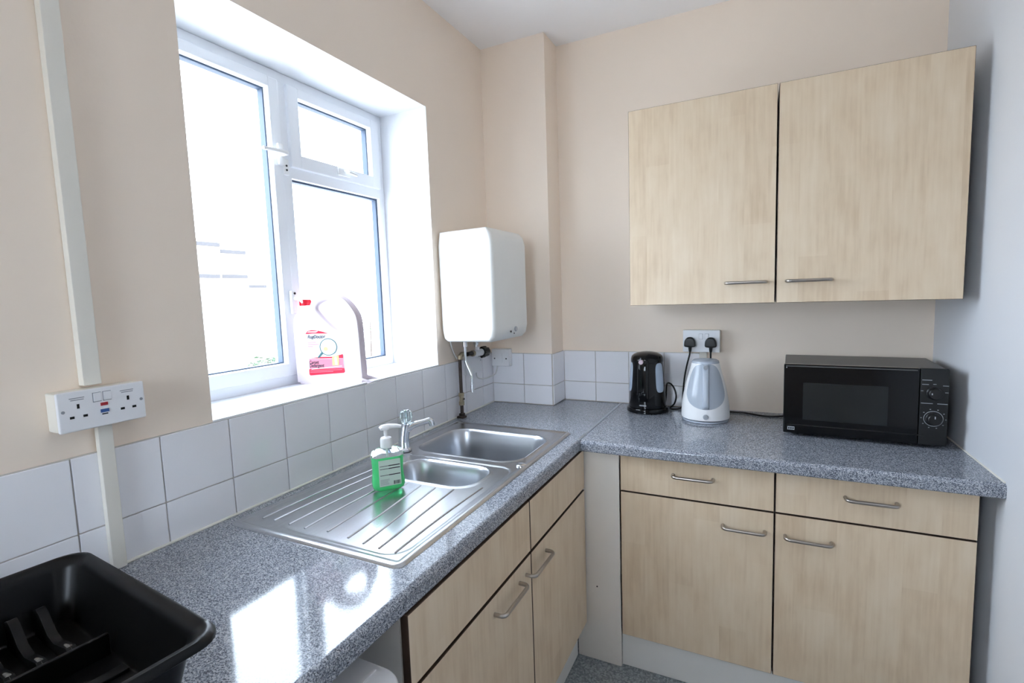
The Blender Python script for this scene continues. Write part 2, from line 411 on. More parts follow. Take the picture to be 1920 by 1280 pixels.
def whandle(yc, zc, tip, parent):
    bm = bmesh.new(); box(bm, FX+0.010, FX+0.022, yc-0.011, yc+0.011, zc-0.035, zc+0.035, 0.004)
    tube(bm, [(FX+0.02, yc, zc), (FX+0.045, yc, zc), (FX+0.05, yc+tip[0]*0.25, zc+tip[1]*0.25), (FX+0.052, yc+tip[0], zc+tip[1])], [0.008, 0.008, 0.008, 0.0055], 10)
    h = wpart('handle', bm, 'white_plastic', parent); return h
h1 = whandle(-1.160, 1.905, (-0.092, -0.006), c1)
wpart('latch_plate', B(FX+0.0, FX+0.016, -1.150, -1.128, 1.842, 1.895, 0.003), 'white_plastic', win)
wpart('screw', lathe(bmesh.new(), [(0.0035, 0), (0.0035, 0.0015)], (FX+0.016, -1.139, 1.872), 10, axis='x'), 'dark_mark', win)
wpart('screw', lathe(bmesh.new(), [(0.0035, 0), (0.0035, 0.0015)], (FX+0.016, -1.139, 1.858), 10, axis='x'), 'dark_mark', win)
bm = B(FX+0.010, FX+0.02, -0.905, -0.845, 1.888, 1.915, 0.003); tube(bm, [(FX+0.02, -0.875, 1.905), (FX+0.04, -0.872, 1.9), (FX+0.042, -0.835, 1.896)], 0.006, 8)
wpart('handle', bm, 'white_plastic', c2)
bm = B(FX+0.012, FX+0.026, -1.166, -1.144, 1.375, 1.455, 0.004); tube(bm, [(FX+0.02, -1.155, 1.43), (FX+0.045, -1.15, 1.425), (FX+0.046, -1.135, 1.41)], 0.006, 8)
hk = wpart('lock', bm, 'white_plastic', c1)
wpart('keyhole', lathe(bmesh.new(), [(0.004, 0), (0.004, 0.002)], (FX+0.026, -1.153, 1.445), 12, axis='x'), 'dark_mark', c1)
wpart('window_sill', B(FX, 0.004, WY0, WY1, WZ0-0.004, WZ0+0.002, 0.0015), 'reveal_paint')

fill_win = bpy.data.objects.new('fill_window', None); COL.objects.link(fill_win); fill_win.location = (0.52, YF-0.12, 1.08); struct(fill_win, 'added unseen white window for fill light, in the wall facing the wall cupboards', 'window')  # unseen window, added to brighten the room from behind the camera
bm = bmesh.new()
box(bm, -0.30, -0.255, -0.03, 0.03, 0, 0.94, 0.003); box(bm, 0.255, 0.30, -0.03, 0.03, 0, 0.94, 0.003); box(bm, -0.257, 0.257, -0.03, 0.03, 0, 0.05, 0.003); box(bm, -0.257, 0.257, -0.03, 0.03, 0.89, 0.94, 0.003)
obj('window_frame', bm, 'upvc', fill_win)
obj('pane', B(-0.255, 0.255, -0.003, 0.003, 0.05, 0.89), 'window_glass', fill_win)

# ------------------------------------------------------------------ cupboards
def front_x(bm, x0, x1, y0, y1, z0, z1): return box(bm, x0, x1, y0, y1, z0, z1, 0.0012, 1)
def door_mesh(name, bm, axis, parent, sign):
    """foil front: maple on the face, dark edging round the rim"""
    bm.normal_update()
    bmesh.ops.recalc_face_normals(bm, faces=bm.faces)
    for f in bm.faces:
        n = f.normal[axis]*sign
        f.material_index = 0 if n > 0.9 else 1
    return obj(name, bm, ['maple', 'edge_brown'], parent, smooth=20)
def bow_handle(p0, p1, out, parent):
    """p0,p1 foot points on the face, out = unit vector out of the face"""
    p0, p1, o = Vector(p0), Vector(p1), Vector(out); d = (p1-p0).normalized()
    bm = bmesh.new(); r = 0.0055; h = 0.029; pts = [p0-o*0.001]
    for k in range(6):
        a = PI/2*k/5; pts.append(p0+o*(h-0.014)+o*0.014*math.sin(a)+d*0.014*(1-math.cos(a)))
    for k in range(6):
        a = PI/2*(1-k/5); pts.append(p1+o*(h-0.014)+o*0.014*math.sin(a)-d*0.014*(1-math.cos(a)))
    pts.append(p1-o*0.001)
    tube(bm, pts, r, 12)
    return obj('handle', bm, 'handle_steel', parent)
def local(bm, c):
    for v in bm.verts: v.co -= Vector(c)
    return bm
G = 0.002
XS = (0.7645, 1.2644, 1.7644); YD = -0.616; ZD = 0.692; ZB = 0.1345
def carcass(x0, x1, y0, y1, z0, z1, c, openaxis):
    bm = bmesh.new(); t = 0.016
    box(bm, x0, x0+t, y0, y1, z0, z1); box(bm, x1-t, x1, y0, y1, z0, z1)
    if openaxis == 'y':
        box(bm, x0+t, x1-t, y0, y1, z0, z0+t); box(bm, x0+t, x1-t, y0, y1, z1-t, z1); box(bm, x0+t, x1-t, y1-t, y1, z0+t, z1-t)
    else:
        box(bm, x0, x0+t, y0, y1, z0, z1); box(bm, x0+t, x1-t, y0, y0+t, z0, z1); box(bm, x0+t, x1-t, y1-t, y1, z0, z1); box(bm, x0+t, x1-t, y0+t, y1-t, z0, z0+t)
    return local(bm, c)
def base_unit_back(i, label, dh, bh):
    x0, x1 = XS[i], XS[i+1]; c = ((x0+x1)/2, -0.3, ZB)
    t = thing('base_cabinet', label, 'cabinet', c)
    obj('body', carcass(x0+0.001, x1-0.001, YD+0.022, -0.04, ZB, ZW-TH-0.001, c, 'y'), 'carcass_white', t, smooth=0)
    dr = door_mesh('drawer', local(front_x(bmesh.new(), x0+G, x1-G, YD, YD+0.018, ZD+G, ZW-TH-0.004), c), 1, t, -1)
    do = door_mesh('door', local(front_x(bmesh.new(), x0+G, x1-G, YD, YD+0.018, ZB+0.001, ZD-G), c), 1, t, -1)
    V = Vector(c)
    bow_handle(Vector((dh[0], YD, dh[2]))-V, Vector((dh[1], YD, dh[2]))-V, (0, -1, 0), dr)
    bow_handle(Vector((bh[0], YD, bh[2]))-V, Vector((bh[1], YD, bh[2]))-V, (0, -1, 0), do)
    return t
base_unit_back(0, 'maple base cupboard with drawer, next to the white corner filler panel', (0.952, 1.080, 0.776), (1.112, 1.237, 0.623))
base_unit_back(1, 'maple base cupboard with drawer under the microwave, against the white wall', (1.453, 1.579, 0.772), (1.295, 1.421, 0.621))
XF = 0.631; YS = (-1.674, -1.119, -0.620); ZD2 = 0.681
def base_unit_left(i, label, hy):
    y0, y1 = YS[i], YS[i+1]; c = (0.3, (y0+y1)/2, 0.15)
    t = thing('sink_cabinet', label, 'cabinet', c); V = Vector(c)
    obj('body', carcass(0.05, XF-0.020, y0+0.001, y1-0.001, 0.15, 0.66, c, 'x'), 'carcass_white', t, smooth=0)
    if i == 0: obj('end_panel', local(B(0.05, XF-0.020, y0+0.001, y0+0.017, 0.66, ZW-TH-0.001), c), 'carcass_white', t)
    door_mesh('false_drawer', local(front_x(bmesh.new(), XF-0.018, XF, y0+G, y1-G, ZD2+G+0.002, ZW-TH-0.003), c), 0, t, 1)
    do = door_mesh('door', local(front_x(bmesh.new(), XF-0.018, XF, y0+G, y1-G, 0.151, ZD2-G-0.002), c), 0, t, 1)
    bow_handle(Vector((XF, hy[0], 0.631))-V, Vector((XF, hy[1], 0.631))-V, (1, 0, 0), do)
base_unit_left(0, 'maple cupboard under the sink drainer, at the open end beside the white appliance', (-1.345, -1.200))
base_unit_left(1, 'maple cupboard under the sink bowls, in the inner corner', (-1.156, -1.010))
tag(obj('plinth', local(B(0.7622, 1.80, -0.599, -0.584, 0.001, ZB+0.0, 0.001), (1.29, -0.59, 0)), 'plinth_white', loc=(1.29, -0.59, 0)), 'white plinth board under the two base cupboards below the microwave', 'plinth')
tag(obj('plinth', local(B(0.575, 0.591, -1.674, -0.62, 0.001, 0.149, 0.001), (0.58, -1.1, 0)), 'plinth_white', loc=(0.58, -1.1, 0)), 'white plinth board under the two sink cupboards', 'plinth')
bm = B(0.5925, 0.7615, -0.616, -0.600, 0.001, ZW-TH-0.001, 0.0015)
fl = obj('corner_filler', local(bm, (0.69, -0.61, 0)), 'filler_white', loc=(0.69, -0.61, 0)); tag(fl, 'tall white filler panel in the corner between the cupboards', 'panel')
obj('screw_hole', local(lathe(bmesh.new(), [(0.0028, -0.001), (0.0028, 0.0008)], (0.672, -0.6165, 0.30), 10, axis='y'), (0.69, -0.61, 0)), 'dark_mark', fl)

# wall cupboards
UX = (0.7628, 1.2624, 1.7628); UZ0, UZ1, UD = 1.358, 2.081, -0.423
def wall_unit(i, label, hx):
    x0, x1 = UX[i], UX[i+1]; c = ((x0+x1)/2, 0, UZ0); V = Vector(c)
    t = thing('wall_cabinet', label, 'cabinet', c)
    obj('body', carcass(x0+0.002, x1-0.002, UD+0.021, -0.001, UZ0+0.003, UZ1-0.002, c, 'y'), 'carcass_white', t, smooth=0)
    d = door_mesh('door', local(front_x(bmesh.new(), x0+0.0025, x1-0.0025, UD, UD+0.018, UZ0, UZ1), c), 1, t, -1)
    bow_handle(Vector((hx[0], UD, 1.431))-V, Vector((hx[1], UD, 1.431))-V, (0, -1, 0), d)
wall_unit(0, 'maple wall cupboard above the kettles', (1.106, 1.233))
wall_unit(1, 'maple wall cupboard above the microwave', (1.295, 1.423))

# ------------------------------------------------------------------ worktops
def nose(x_flat, r=0.013, n=6):
    """profile (u,z) of the rounded front, u out of the wall, from top flat to bottom"""
    pts = [(x_flat, ZW)]
    e = FRONT
    for k in range(n+1):
        a = PI/2*(1-k/n); pts.append((e-r+r*math.cos(a), ZW-r+r*math.sin(a)))
    r2 = 0.006
    for k in range(n+1):
        a = -PI/2*k/n; pts.append((e-r2+r2*math.cos(a), ZW-TH+r2+r2*math.sin(a)))
    pts.append((x_flat, ZW-TH))
    return pts
def extrude_profile(bm, pts, w0, w1, fn):
    A = [bm.verts.new(fn(u, z, w0)) for u, z in pts]; Bq = [bm.verts.new(fn(u, z, w1)) for u, z in pts]
    for i in range(len(pts)-1): bm.faces.new((A[i], A[i+1], Bq[i+1], Bq[i]))
    bm.faces.new(A); bm.faces.new(Bq)
JX, YFR = 0.629, -0.657
FRONT = JX
bm = cells(bmesh.new(), [0.0003, 0.10, 0.535, 0.60], [-2.95, -1.222, -0.652, -0.0003], ZW-TH, ZW, lambda u, v, w: (u, v, w), {(1, 1)})
extrude_profile(bm, nose(0.60), -2.95, YFR, lambda u, z, w: (u, w, z))
box(bm, 0.60, JX-0.0005, YFR, -0.0003, ZW-TH, ZW)
wt = obj('worktop', local(bm, (0.3, -1.5, ZW-TH)), ['worktop_laminate', 'worktop_laminate'], loc=(0.3, -1.5, ZW-TH), smooth=30)
tag(wt, 'grey speckled worktop under the window, holding the sink', 'worktop')
obj('joint_strip', local(B(JX-0.014, JX-0.0016, YFR+0.004, -0.008, ZW-0.0005, ZW+0.0008, 0.0004, 1), (0.3, -1.5, ZW-TH)), 'alu_strip', wt)
bm = B(JX+0.0006, W-0.0004, YFR+0.03, -0.0003, ZW-TH, ZW)
FRONT = -YFR
extrude_profile(bm, nose(-YFR-0.03), JX+0.0006, W-0.0004, lambda u, z, w: (w, -u, z))
wt2 = obj('worktop', local(bm, (1.2, -0.3, ZW-TH)), 'worktop_laminate', loc=(1.2, -0.3, ZW-TH), smooth=30)
tag(wt2, 'grey speckled worktop carrying the kettles and the microwave', 'worktop')

obj('sealant', local(tube(bmesh.new(), [(0.0075, -2.9, ZW+0.0015), (0.0075, -BD-0.01, ZW+0.0015)], 0.0038, 8), (0.3, -1.5, ZW-TH)), 'trunking_white', wt)
obj('sealant', local(tube(bmesh.new(), [(W-0.001, YFR+0.01, ZW+0.001), (W-0.001, -0.004, ZW+0.001)], 0.003, 8), (1.2, -0.3, ZW-TH)), 'trunking_white', wt2)

# ------------------------------------------------------------------ sink
SX0, SX1, SY0, SY1 = 0.043, 0.570, -1.615, -0.572
SC = (0.306, -1.09, ZW)
def sd(x, y, x0, x1, y0, y1, r):
    qx = abs(x-(x0+x1)/2)-(x1-x0)/2+r; qy = abs(y-(y0+y1)/2)-(y1-y0)/2+r
    return math.hypot(max(qx, 0), max(qy, 0))+min(max(qx, qy), 0)-r
def sst(a, b, x):
    t = min(max((x-a)/(b-a), 0), 1); return t*t*(3-2*t)
BIG = (0.105, 0.522, -0.968, -0.668, 0.075); HALF = (0.172, 0.480, -1.205, -1.035, 0.065); DRN = (0.078, 0.543, -1.585, -1.010, 0.055)
def sink_z(x, y):
    d = sd(x, y, SX0, SX1, SY0, SY1, 0.022)
    z = 0.0058-0.0055*sst(-0.006, 0, d)
    z -= 0.0030*sst(0, 0.010, -d-0.014)
    z -= 0.0022*sst(0, 0.008, -sd(x, y, *DRN))
    for q, dep, wall in ((BIG, 0.155, 0.030), (HALF, 0.085, 0.024)):
        s = -sd(x, y, *q)
        if s > -0.016: z += 0.0018*math.exp(-((s+0.006)/0.006)**2)
        if s > 0:
            t = min(s/wall, 1); z -= dep*(1-(1-t)**1.0)*(0.5+0.5*(1-math.cos(PI*t))/2 if t < 1 else 1)
            z -= 0.006*sst(wall, 0.12, s)
    return z
def sink_parts():
    nx, ny = 132, 262; hx = (SX1-SX0)/nx; hy = (SY1-SY0)/ny
    def pos(i, j):
        x = SX0+hx*i; y = SY0+hy*j
        # pull the outer corners in onto a rounded outline
        d = sd(x, y, SX0, SX1, SY0, SY1, 0.022)
        if d > 0:
            cx = min(max(x, SX0+0.022), SX1-0.022); cy = min(max(y, SY0+0.022), SY1-0.022)
            v = Vector((x-cx, y-cy)).normalized()*0.022; x, y = cx+v.x, cy+v.y
        return (x-SC[0], y-SC[1], sink_z(x, y))
    groups = {'deck': [], 'bowl': [], 'half_bowl': []}
    for i in range(nx):
        for j in range(ny):
            x = SX0+hx*(i+0.5); y = SY0+hy*(j+0.5)
            k = 'bowl' if sd(x, y, *BIG) < 0.004 else 'half_bowl' if sd(x, y, *HALF) < 0.004 else 'deck'
            groups[k].append((i, j))
    out = {}
    for k, cs in groups.items():
        idx = {}; vv = []; ff = []
        def vi(i, j):
            if (i, j) not in idx: idx[(i, j)] = len(vv); vv.append(pos(i, j))
            return idx[(i, j)]
        for i, j in cs: ff.append((vi(i, j), vi(i+1, j), vi(i+1, j+1), vi(i, j+1)))
        me = bpy.data.meshes.new(k); me.from_pydata(vv, [], ff)
        for p in me.polygons: p.use_smooth = True
        out[k] = me
    return out
sink = thing('kitchen_sink', 'stainless steel sink with one and a half bowls and ribbed drainer', 'sink', SC)
for k, me in sink_parts().items():
    o = link(k, me, 'steel' if k == 'deck' else 'steel_bowl', sink)
RL = [(0.092, -1.557), (0.132, -1.556), (0.185, -1.556), (0.239, -1.557), (0.304, -1.548), (0.373, -1.553), (0.425, -1.560), (0.472, -1.563), (0.517, -1.563)]
RR = [(0.112, -1.17), (0.150, -1.20), (0.200, -1.225), (0.243, -1.229), (0.290, -1.230), (0.338, -1.231), (0.388, -1.230), (0.445, -1.222), (0.515, -1.182)]
for k, (a, b_) in enumerate(zip(RL, RR)):
    pts = []
    for q in range(13):
        t = q/12; bend = 0.012*math.sin(PI*t)*(0.5 if k < 3 else 1.0)
        x = a[0]+(b_[0]-a[0])*(t**1.5)-bend*0.4; y = a[1]+(b_[1]-a[1])*t
        pts.append((x-SC[0], y-SC[1], sink_z(x, y)-0.0012))
    obj('drainer_rib', tube(bmesh.new(), pts, 0.0034, 8), 'steel', sink)
for (cx, cy, rr, nm) in ((0.31, -0.82, 0.042, 'waste'), (0.33, -1.12, 0.03, 'waste')):
    z = sink_z(cx, cy)
    bm = lathe(bmesh.new(), [(rr, z+0.0005), (rr, z+0.004), (rr*0.85, z+0.005), (rr*0.8, z+0.001), (0.004, z+0.001)], (cx-SC[0], cy-SC[1], 0), 28)
    w_ = obj(nm, bm, 'chrome', sink)
bm = lathe(bmesh.new(), [(0.016, 0.003), (0.016, 0.007), (0.012, 0.009), (0.002, 0.0095)], (0.545-SC[0], -0.985-SC[1], 0), 20); obj('overflow_cap', bm, 'chrome', sink)

# mixer tap
tx, ty = 0.090, -0.990
tap = thing('mixer_tap', 'chrome sink tap with clear acrylic knob', 'tap', (tx, ty, ZW+0.005))
bm = lathe(bmesh.new(), [(0.027, 0), (0.027, 0.006), (0.021, 0.012), (0.019, 0.03), (0.019, 0.034)], seg=24)
tube(bm, [(0, 0, 0.02), (0.001, 0.001, 0.05), (0.006, 0.003, 0.085), (0.010, 0.004, 0.100)], [0.0185, 0.018, 0.019, 0.021], 20)
obj('body', bm, 'chrome', tap)
bm = tube(bmesh.new(), [(0.006, 0.003, 0.075), (0.03, 0.018, 0.089), (0.055, 0.037, 0.096), (0.078, 0.055, 0.102)], [0.017, 0.0125, 0.0105, 0.0105], 16)
tube(bm, [(0.074, 0.052, 0.103), (0.080, 0.056, 0.098), (0.083, 0.058, 0.083)], [0.0105, 0.0115, 0.0105], 14)
obj('spout', bm, 'chrome', tap)
bm = bmesh.new(); n8 = 16
rows = [(0.012, 0.100), (0.019, 0.106), (0.0235, 0.118), (0.0235, 0.128), (0.019, 0.140), (0.012, 0.143)]
rings = []
for r, z in rows:
    rings.append([bm.verts.new((0.012+(r*(1 if i % 2 else 0.88))*math.cos(2*PI*i/n8), 0.005+(r*(1 if i % 2 else 0.88))*math.sin(2*PI*i/n8), z)) for i in range(n8)])
for A, Bq in zip(rings, rings[1:]): ring_faces(bm, A, Bq)
bm.faces.new(rings[0]); bm.faces.new(rings[-1])
kn = obj('knob', bm, 'acrylic', tap, smooth=15)
obj('knob_cap', lathe(bmesh.new(), [(0.011, 0.1425), (0.011, 0.146), (0.008, 0.1475)], (0.012, 0.005, 0), 20), 'chrome', kn)
obj('spindle', lathe(bmesh.new(), [(0.005, 0.098), (0.005, 0.1424)], (0.012, 0.005, 0), 12), 'chrome', kn)

# ------------------------------------------------------------------ soap dispenser on the drainer
soap = thing('soap_dispenser', 'pump bottle of green hand soap standing on the sink drainer', 'bottle', (0.272, -1.290, ZW+0.0065), math.radians(50))
def bottle_ring(bm, w, d, z, r, n=40):
    lp = []
    for cx, cy, a0 in ((w-r, d-r, 0), (-w+r, d-r, 90), (-w+r, -d+r, 180), (w-r, -d+r, 270)):
        for i in range(n//4):
            a = math.radians(a0+90*i/(n//4-1)); lp.append(bm.verts.new((cx+r*math.cos(a), cy+r*math.sin(a), z)))
    return lp
def bottle_body(rows, n=40):
    bm = bmesh.new(); rings = [bottle_ring(bm, w, d, z, min(r, d*0.99, w*0.99), n) for w, d, z, r in rows]
    for A, Bq in zip(rings, rings[1:]): ring_faces(bm, A, Bq)
    bm.faces.new(rings[0]); bm.faces.new(rings[-1]); return bm
liq = [(0.036, 0.018, 0.0, 0.016), (0.042, 0.024, 0.004, 0.018), (0.0445, 0.027, 0.012, 0.02), (0.0450, 0.027, 0.024, 0.02), (0.0425, 0.026, 0.042, 0.02), (0.0420, 0.026, 0.06, 0.02), (0.0435, 0.027, 0.085, 0.02), (0.0440, 0.027, 0.096, 0.02)]
obj('liquid', bottle_body(liq), 'green_liquid', soap, smooth=50)
top = [(0.0442, 0.0272, 0.0962, 0.02), (0.0442, 0.027, 0.102, 0.02), (0.041, 0.025, 0.109, 0.02), (0.030, 0.02, 0.1155, 0.018), (0.017, 0.015, 0.119, 0.014), (0.0135, 0.0135, 0.123, 0.013)]
obj('shoulder', bottle_body(top), 'clear_bottle', soap, smooth=50)
pump = obj('pump', lathe(bmesh.new(), [(0.0165, 0.119), (0.0165, 0.141), (0.0145, 0.146), (0.007, 0.149), (0.0055, 0.151), (0.0055, 0.170), (0.0075, 0.171)], seg=28), 'white_plastic', soap)
bm = bmesh.new()
tube(bm, [(-0.016, 0, 0.172), (-0.010, 0, 0.1745), (0.008, 0, 0.1760), (0.028, -0.002, 0.1755), (0.043, -0.004, 0.1725)], [0.006, 0.0085, 0.0085, 0.0065, 0.005], 14)
box(bm, -0.015, 0.010, -0.0105, 0.0105, 0.168, 0.179, 0.004)
obj('nozzle', bm, 'white_plastic', pump)
obj('dip_tube', lathe(bmesh.new(), [(0.003, 0.097), (0.003, 0.119)], seg=10), 'white_plastic', soap)
lb = obj('label', B(-0.029, 0.031, -0.0288, -0.0276, 0.016, 0.090, 0.0004, 1), 'soap_label', soap)
bm = bmesh.new()
for zz, a, bq in ((0.0735, -0.026, 0.030), (0.0655, -0.026, 0.030), (0.0475, -0.026, 0.030)):
    box(bm, a, bq-0.032, -0.0293, -0.0287, zz-0.0007, zz+0.0007); box(bm, bq-0.032, bq-0.001, -0.0293, -0.0287, zz-0.0013, zz+0.0013)
obj('print_bars', bm, 'dark_mark', lb)
bm = bmesh.new()
for k in range(6): box(bm, -0.026, -0.026+random.uniform(0.02, 0.03), -0.0292, -0.0287, 0.035-0.0028*k, 0.0358-0.0028*k)
obj('small_print', bm, 'grey_mark', lb)
bm = bmesh.new(); xx = 0.010
while xx < 0.028:
    ww = random.choice((0.0006, 0.001, 0.0015)); box(bm, xx, xx+ww, -0.0292, -0.0287, 0.019, 0.029); xx += ww+random.choice((0.0007, 0.0012))
obj('barcode', bm, 'dark_mark', lb)

# ------------------------------------------------------------------ detergent jug on the sill
ja = math.atan2(0.09, 0.17)
jug = thing('detergent_jug', 'white plastic jug of carpet detergent with red cap on the windowsill', 'bottle', (-0.124, -1.089, WZ0+0.0025), ja)
u = 0.000278
def J(pts): return [((x-510)*u, (1172-y)*u) for x, y in pts]
outer = J([(185, 1170), (172, 1150), (168, 900), (166, 600), (166, 470), (172, 400), (190, 345), (225, 318), (270, 312), (310, 300), (345, 268), (378, 222), (420, 155), (520, 122), (620, 130), (715, 190), (790, 290), (830, 390), (842, 560), (848, 800), (856, 1100), (850, 1150), (830, 1170)])
hole = J([(425, 250), (470, 185), (560, 160), (650, 180), (725, 250), (775, 340), (788, 440), (765, 515), (715, 535), (650, 500), (560, 420), (470, 320)])
me = flat_solid([smooth_loop(outer, 5), smooth_loop(hole, 6)], 0.036, 0.014, 'body', res=4)
link('body', me, 'jug_plastic', jug)
obj('neck', lathe(bmesh.new(), [(0.026, (1172-345)*u), (0.0215, (1172-300)*u), (0.0165, (1172-262)*u), (0.0160, (1172-222)*u), (0.0185, (1172-220)*u), (0.0185, (1172-211)*u)], ((232-510)*u, 0, 0), 28), 'jug_plastic', jug)
bm = lathe(bmesh.new(), [(0.0165, 0), (0.0185, 0.001), (0.0185, 0.019), (0.017, 0.0215), (0.004, 0.022)], ((232-510)*u, 0, (1172-207)*u), 28)
for k in range(28):
    a = 2*PI*k/28; box(bm, -0.0008, 0.0008, -0.0006, 0.0006, 0.002, 0.018, 0, mtx=Matrix.Translation(((232-510)*u+0.0187*math.cos(a), 0.0187*math.sin(a), (1172-207)*u)) @ Matrix.Rotation(a, 4, 'Z'))
obj('cap', bm, 'cap_red', jug)
FY = -0.0363
def JL(name, loops, material, parent, lift=0.0):
    m_ = flat_solid([J(l) for l in loops], 0.0002, 0.0, name, mtx=Matrix.Translation((0, FY-lift, 0)) @ XZ)
    return link(name, m_, material, parent)
lab = JL('label', [[(245, 1060), (255, 500), (330, 480), (560, 540), (690, 700), (700, 1060)]], 'label_white', jug)
JL('red_swoosh', [[(250, 552), (280, 515), (330, 503), (400, 512), (470, 530), (535, 555), (450, 550), (350, 548)]], 'label_red', lab, 0.0005)
JL('white_banner', [[(275, 530), (300, 519), (410, 519), (380, 535)]], 'label_white', lab, 0.0009)
JL('red_band', [[(275, 850), (420, 838), (560, 840), (690, 812), (690, 862), (550, 858), (420, 856)]], 'label_red', lab, 0.0005)
JL('pink_panel', [[(278, 856), (420, 862), (550, 864), (690, 866), (695, 985), (275, 985)]], 'label_pink', lab, 0.0004)
JL('red_panel', [[(268, 985), (696, 985), (702, 1030), (690, 1045), (280, 1062), (268, 1050)]], 'label_red', lab, 0.0005)
JL('white_rule', [[(300, 980), (670, 955), (670, 963), (300, 989)]], 'label_white', lab, 0.0009)
JL('yellow_panel', [[(560, 835), (640, 828), (634, 948), (556, 948)]], 'label_yellow', lab, 0.0009)
JL('white_figure', [[(585, 850), (610, 840), (618, 940), (592, 942)]], 'label_white', lab, 0.0013)
circ = lambda cx, cy, r, n=32: [(cx+r*math.cos(2*PI*i/n), cy+r*math.sin(2*PI*i/n)) for i in range(n)]
JL('lens', [circ(520, 718, 98)], 'label_lens', lab, 0.0006)
JL('lens_rim', [circ(520, 718, 106), circ(520, 718, 97)], 'label_teal', lab, 0.0009)
JL('lens_handle', [[(430, 780), (455, 796), (400, 850), (380, 845)]], 'label_teal', lab, 0.0009)
JL('stain', [circ(487, 742, 26, 16)], 'label_yellow', lab, 0.0010)
for s, x, y, sz, mt, sh, bo in (('RugDoctor', 275, 606, 0.060, 'label_dark', 0.25, 0.0003), ('Carpet', 275, 920, 0.032, 'label_dark', 0.1, 0.0003), ('Detergent', 275, 962, 0.049, 'label_dark', 0.1, 0.0003)):
    m_ = text_mesh(s, 0.02, XZF, shear=sh, bold=bo)
    k_ = sz/(max(v.co.x for v in m_.vertices)-min(v.co.x for v in m_.vertices))
    m_.transform(Matrix.Translation(((x-510)*u, FY-0.0011, (1172-y)*u)) @ Matrix.Diagonal((k_, 1, max(k_, 0.85), 1)))
    link('lettering', m_, mt, lab)
bm = bmesh.new()
for k, (y, x1) in enumerate(((656, 372), (680, 405), (704, 335))): box(bm, (275-510)*u, (x1-510)*u, FY-0.0008, FY-0.0003, (1172-y)*u-0.0012, (1172-y)*u+0.0012)
obj('small_print', bm, 'label_pink', lab)
bm = bmesh.new()
for y, x1 in ((1003, 670), (1022, 560)): box(bm, (280-510)*u, (x1-510)*u, FY-0.0010, FY-0.0005, (1172-y)*u-0.0007, (1172-y)*u+0.0007)
obj('panel_print', bm, 'label_pink', lab)

# ------------------------------------------------------------------ water heater and its plumbing
HX, HY0, HY1, HZ0, HZ1 = 0.262, -0.600, -0.272, 1.226, 1.688
hc = (0.0, (HY0+HY1)/2, HZ0)
heat = thing('water_heater', 'boxy white water heater hanging on the wall beside the window', 'water heater', hc)
def heater_body():
    lp = [(0.012, HZ1-0.004-HZ0), (HX-0.030, HZ1-HZ0), (HX-0.010, HZ1-0.020-HZ0), (HX, HZ1-0.055-HZ0), (HX, 0.055), (HX-0.008, 0.018), (HX-0.028, 0.0), (0.030, 0.0), (0.014, 0.012), (0.006, 0.05), (0.003, 0.40)]
    me = flat_solid([lp], (HY1-HY0)/2, 0.016, 'body', mtx=XZ, res=4)
    return me
link('body', heater_body(), 'heater_white', heat)
obj('back_plate', B(0.0005, 0.012, -0.13, 0.13, 0.04, 0.42, 0.002), 'heater_white', heat)
def HL(p): return Vector(p)-Vector(hc)
obj('dial', lathe(bmesh.new(), [(0.011, 0), (0.011, 0.004), (0.009, 0.006)], HL((HX-0.001, -0.405, 1.267)), 20, axis='x'), 'silver_plastic', heat)
obj('indicator', lathe(bmesh.new(), [(0.0045, 0), (0.0045, 0.002)], HL((HX-0.001, -0.452, 1.259)), 12, axis='x'), 'dark_mark', heat)
obj('indicator', lathe(bmesh.new(), [(0.003, 0), (0.003, 0.002)], HL((HX-0.001, -0.422, 1.249)), 12, axis='x'), 'dark_mark', heat)
bm = tube(bmesh.new(), [HL((0.058, -0.5, 1.228)), HL((0.058, -0.5, 1.20)), HL((0.057, -0.5, 1.150)), HL((0.060, -0.5, 1.125)), HL((0.078, -0.5, 1.085)), HL((0.086, -0.5, 1.06)), HL((0.086, -0.5, 0.998))], 0.0062, 12, sub=5)
lathe(bm, [(0.0075, 0.995-HZ0), (0.0075, 1.025-HZ0)], (0.086, -0.5-hc[1], 0), 14)
lathe(bm, [(0.0115, -0.030), (0.0115, -0.010), (0.014, -0.008), (0.014, 0.003)], (0.058, -0.5-hc[1], 0), 18)
obj('outlet_spout', bm, 'chrome', heat)
bm = tube(bmesh.new(), [HL((0.04, -0.375, 1.230)), HL((0.04, -0.375, 1.18))], 0.009, 12); lathe(bm, [(0.014, -0.035), (0.014, -0.02)], (0.04, -0.375-hc[1], 0), 6)
obj('inlet_stub', bm, 'chrome', heat)
obj('power_lead', tube(bmesh.new(), [HL((0.012, -0.545, 1.236)), HL((0.010, -0.536, 1.20)), HL((0.010, -0.514, 1.162)), HL((0.010, -0.486, 1.135)), HL((0.010, -0.46, 1.125))], 0.0035, 8, sub=4), 'cable_white', heat)

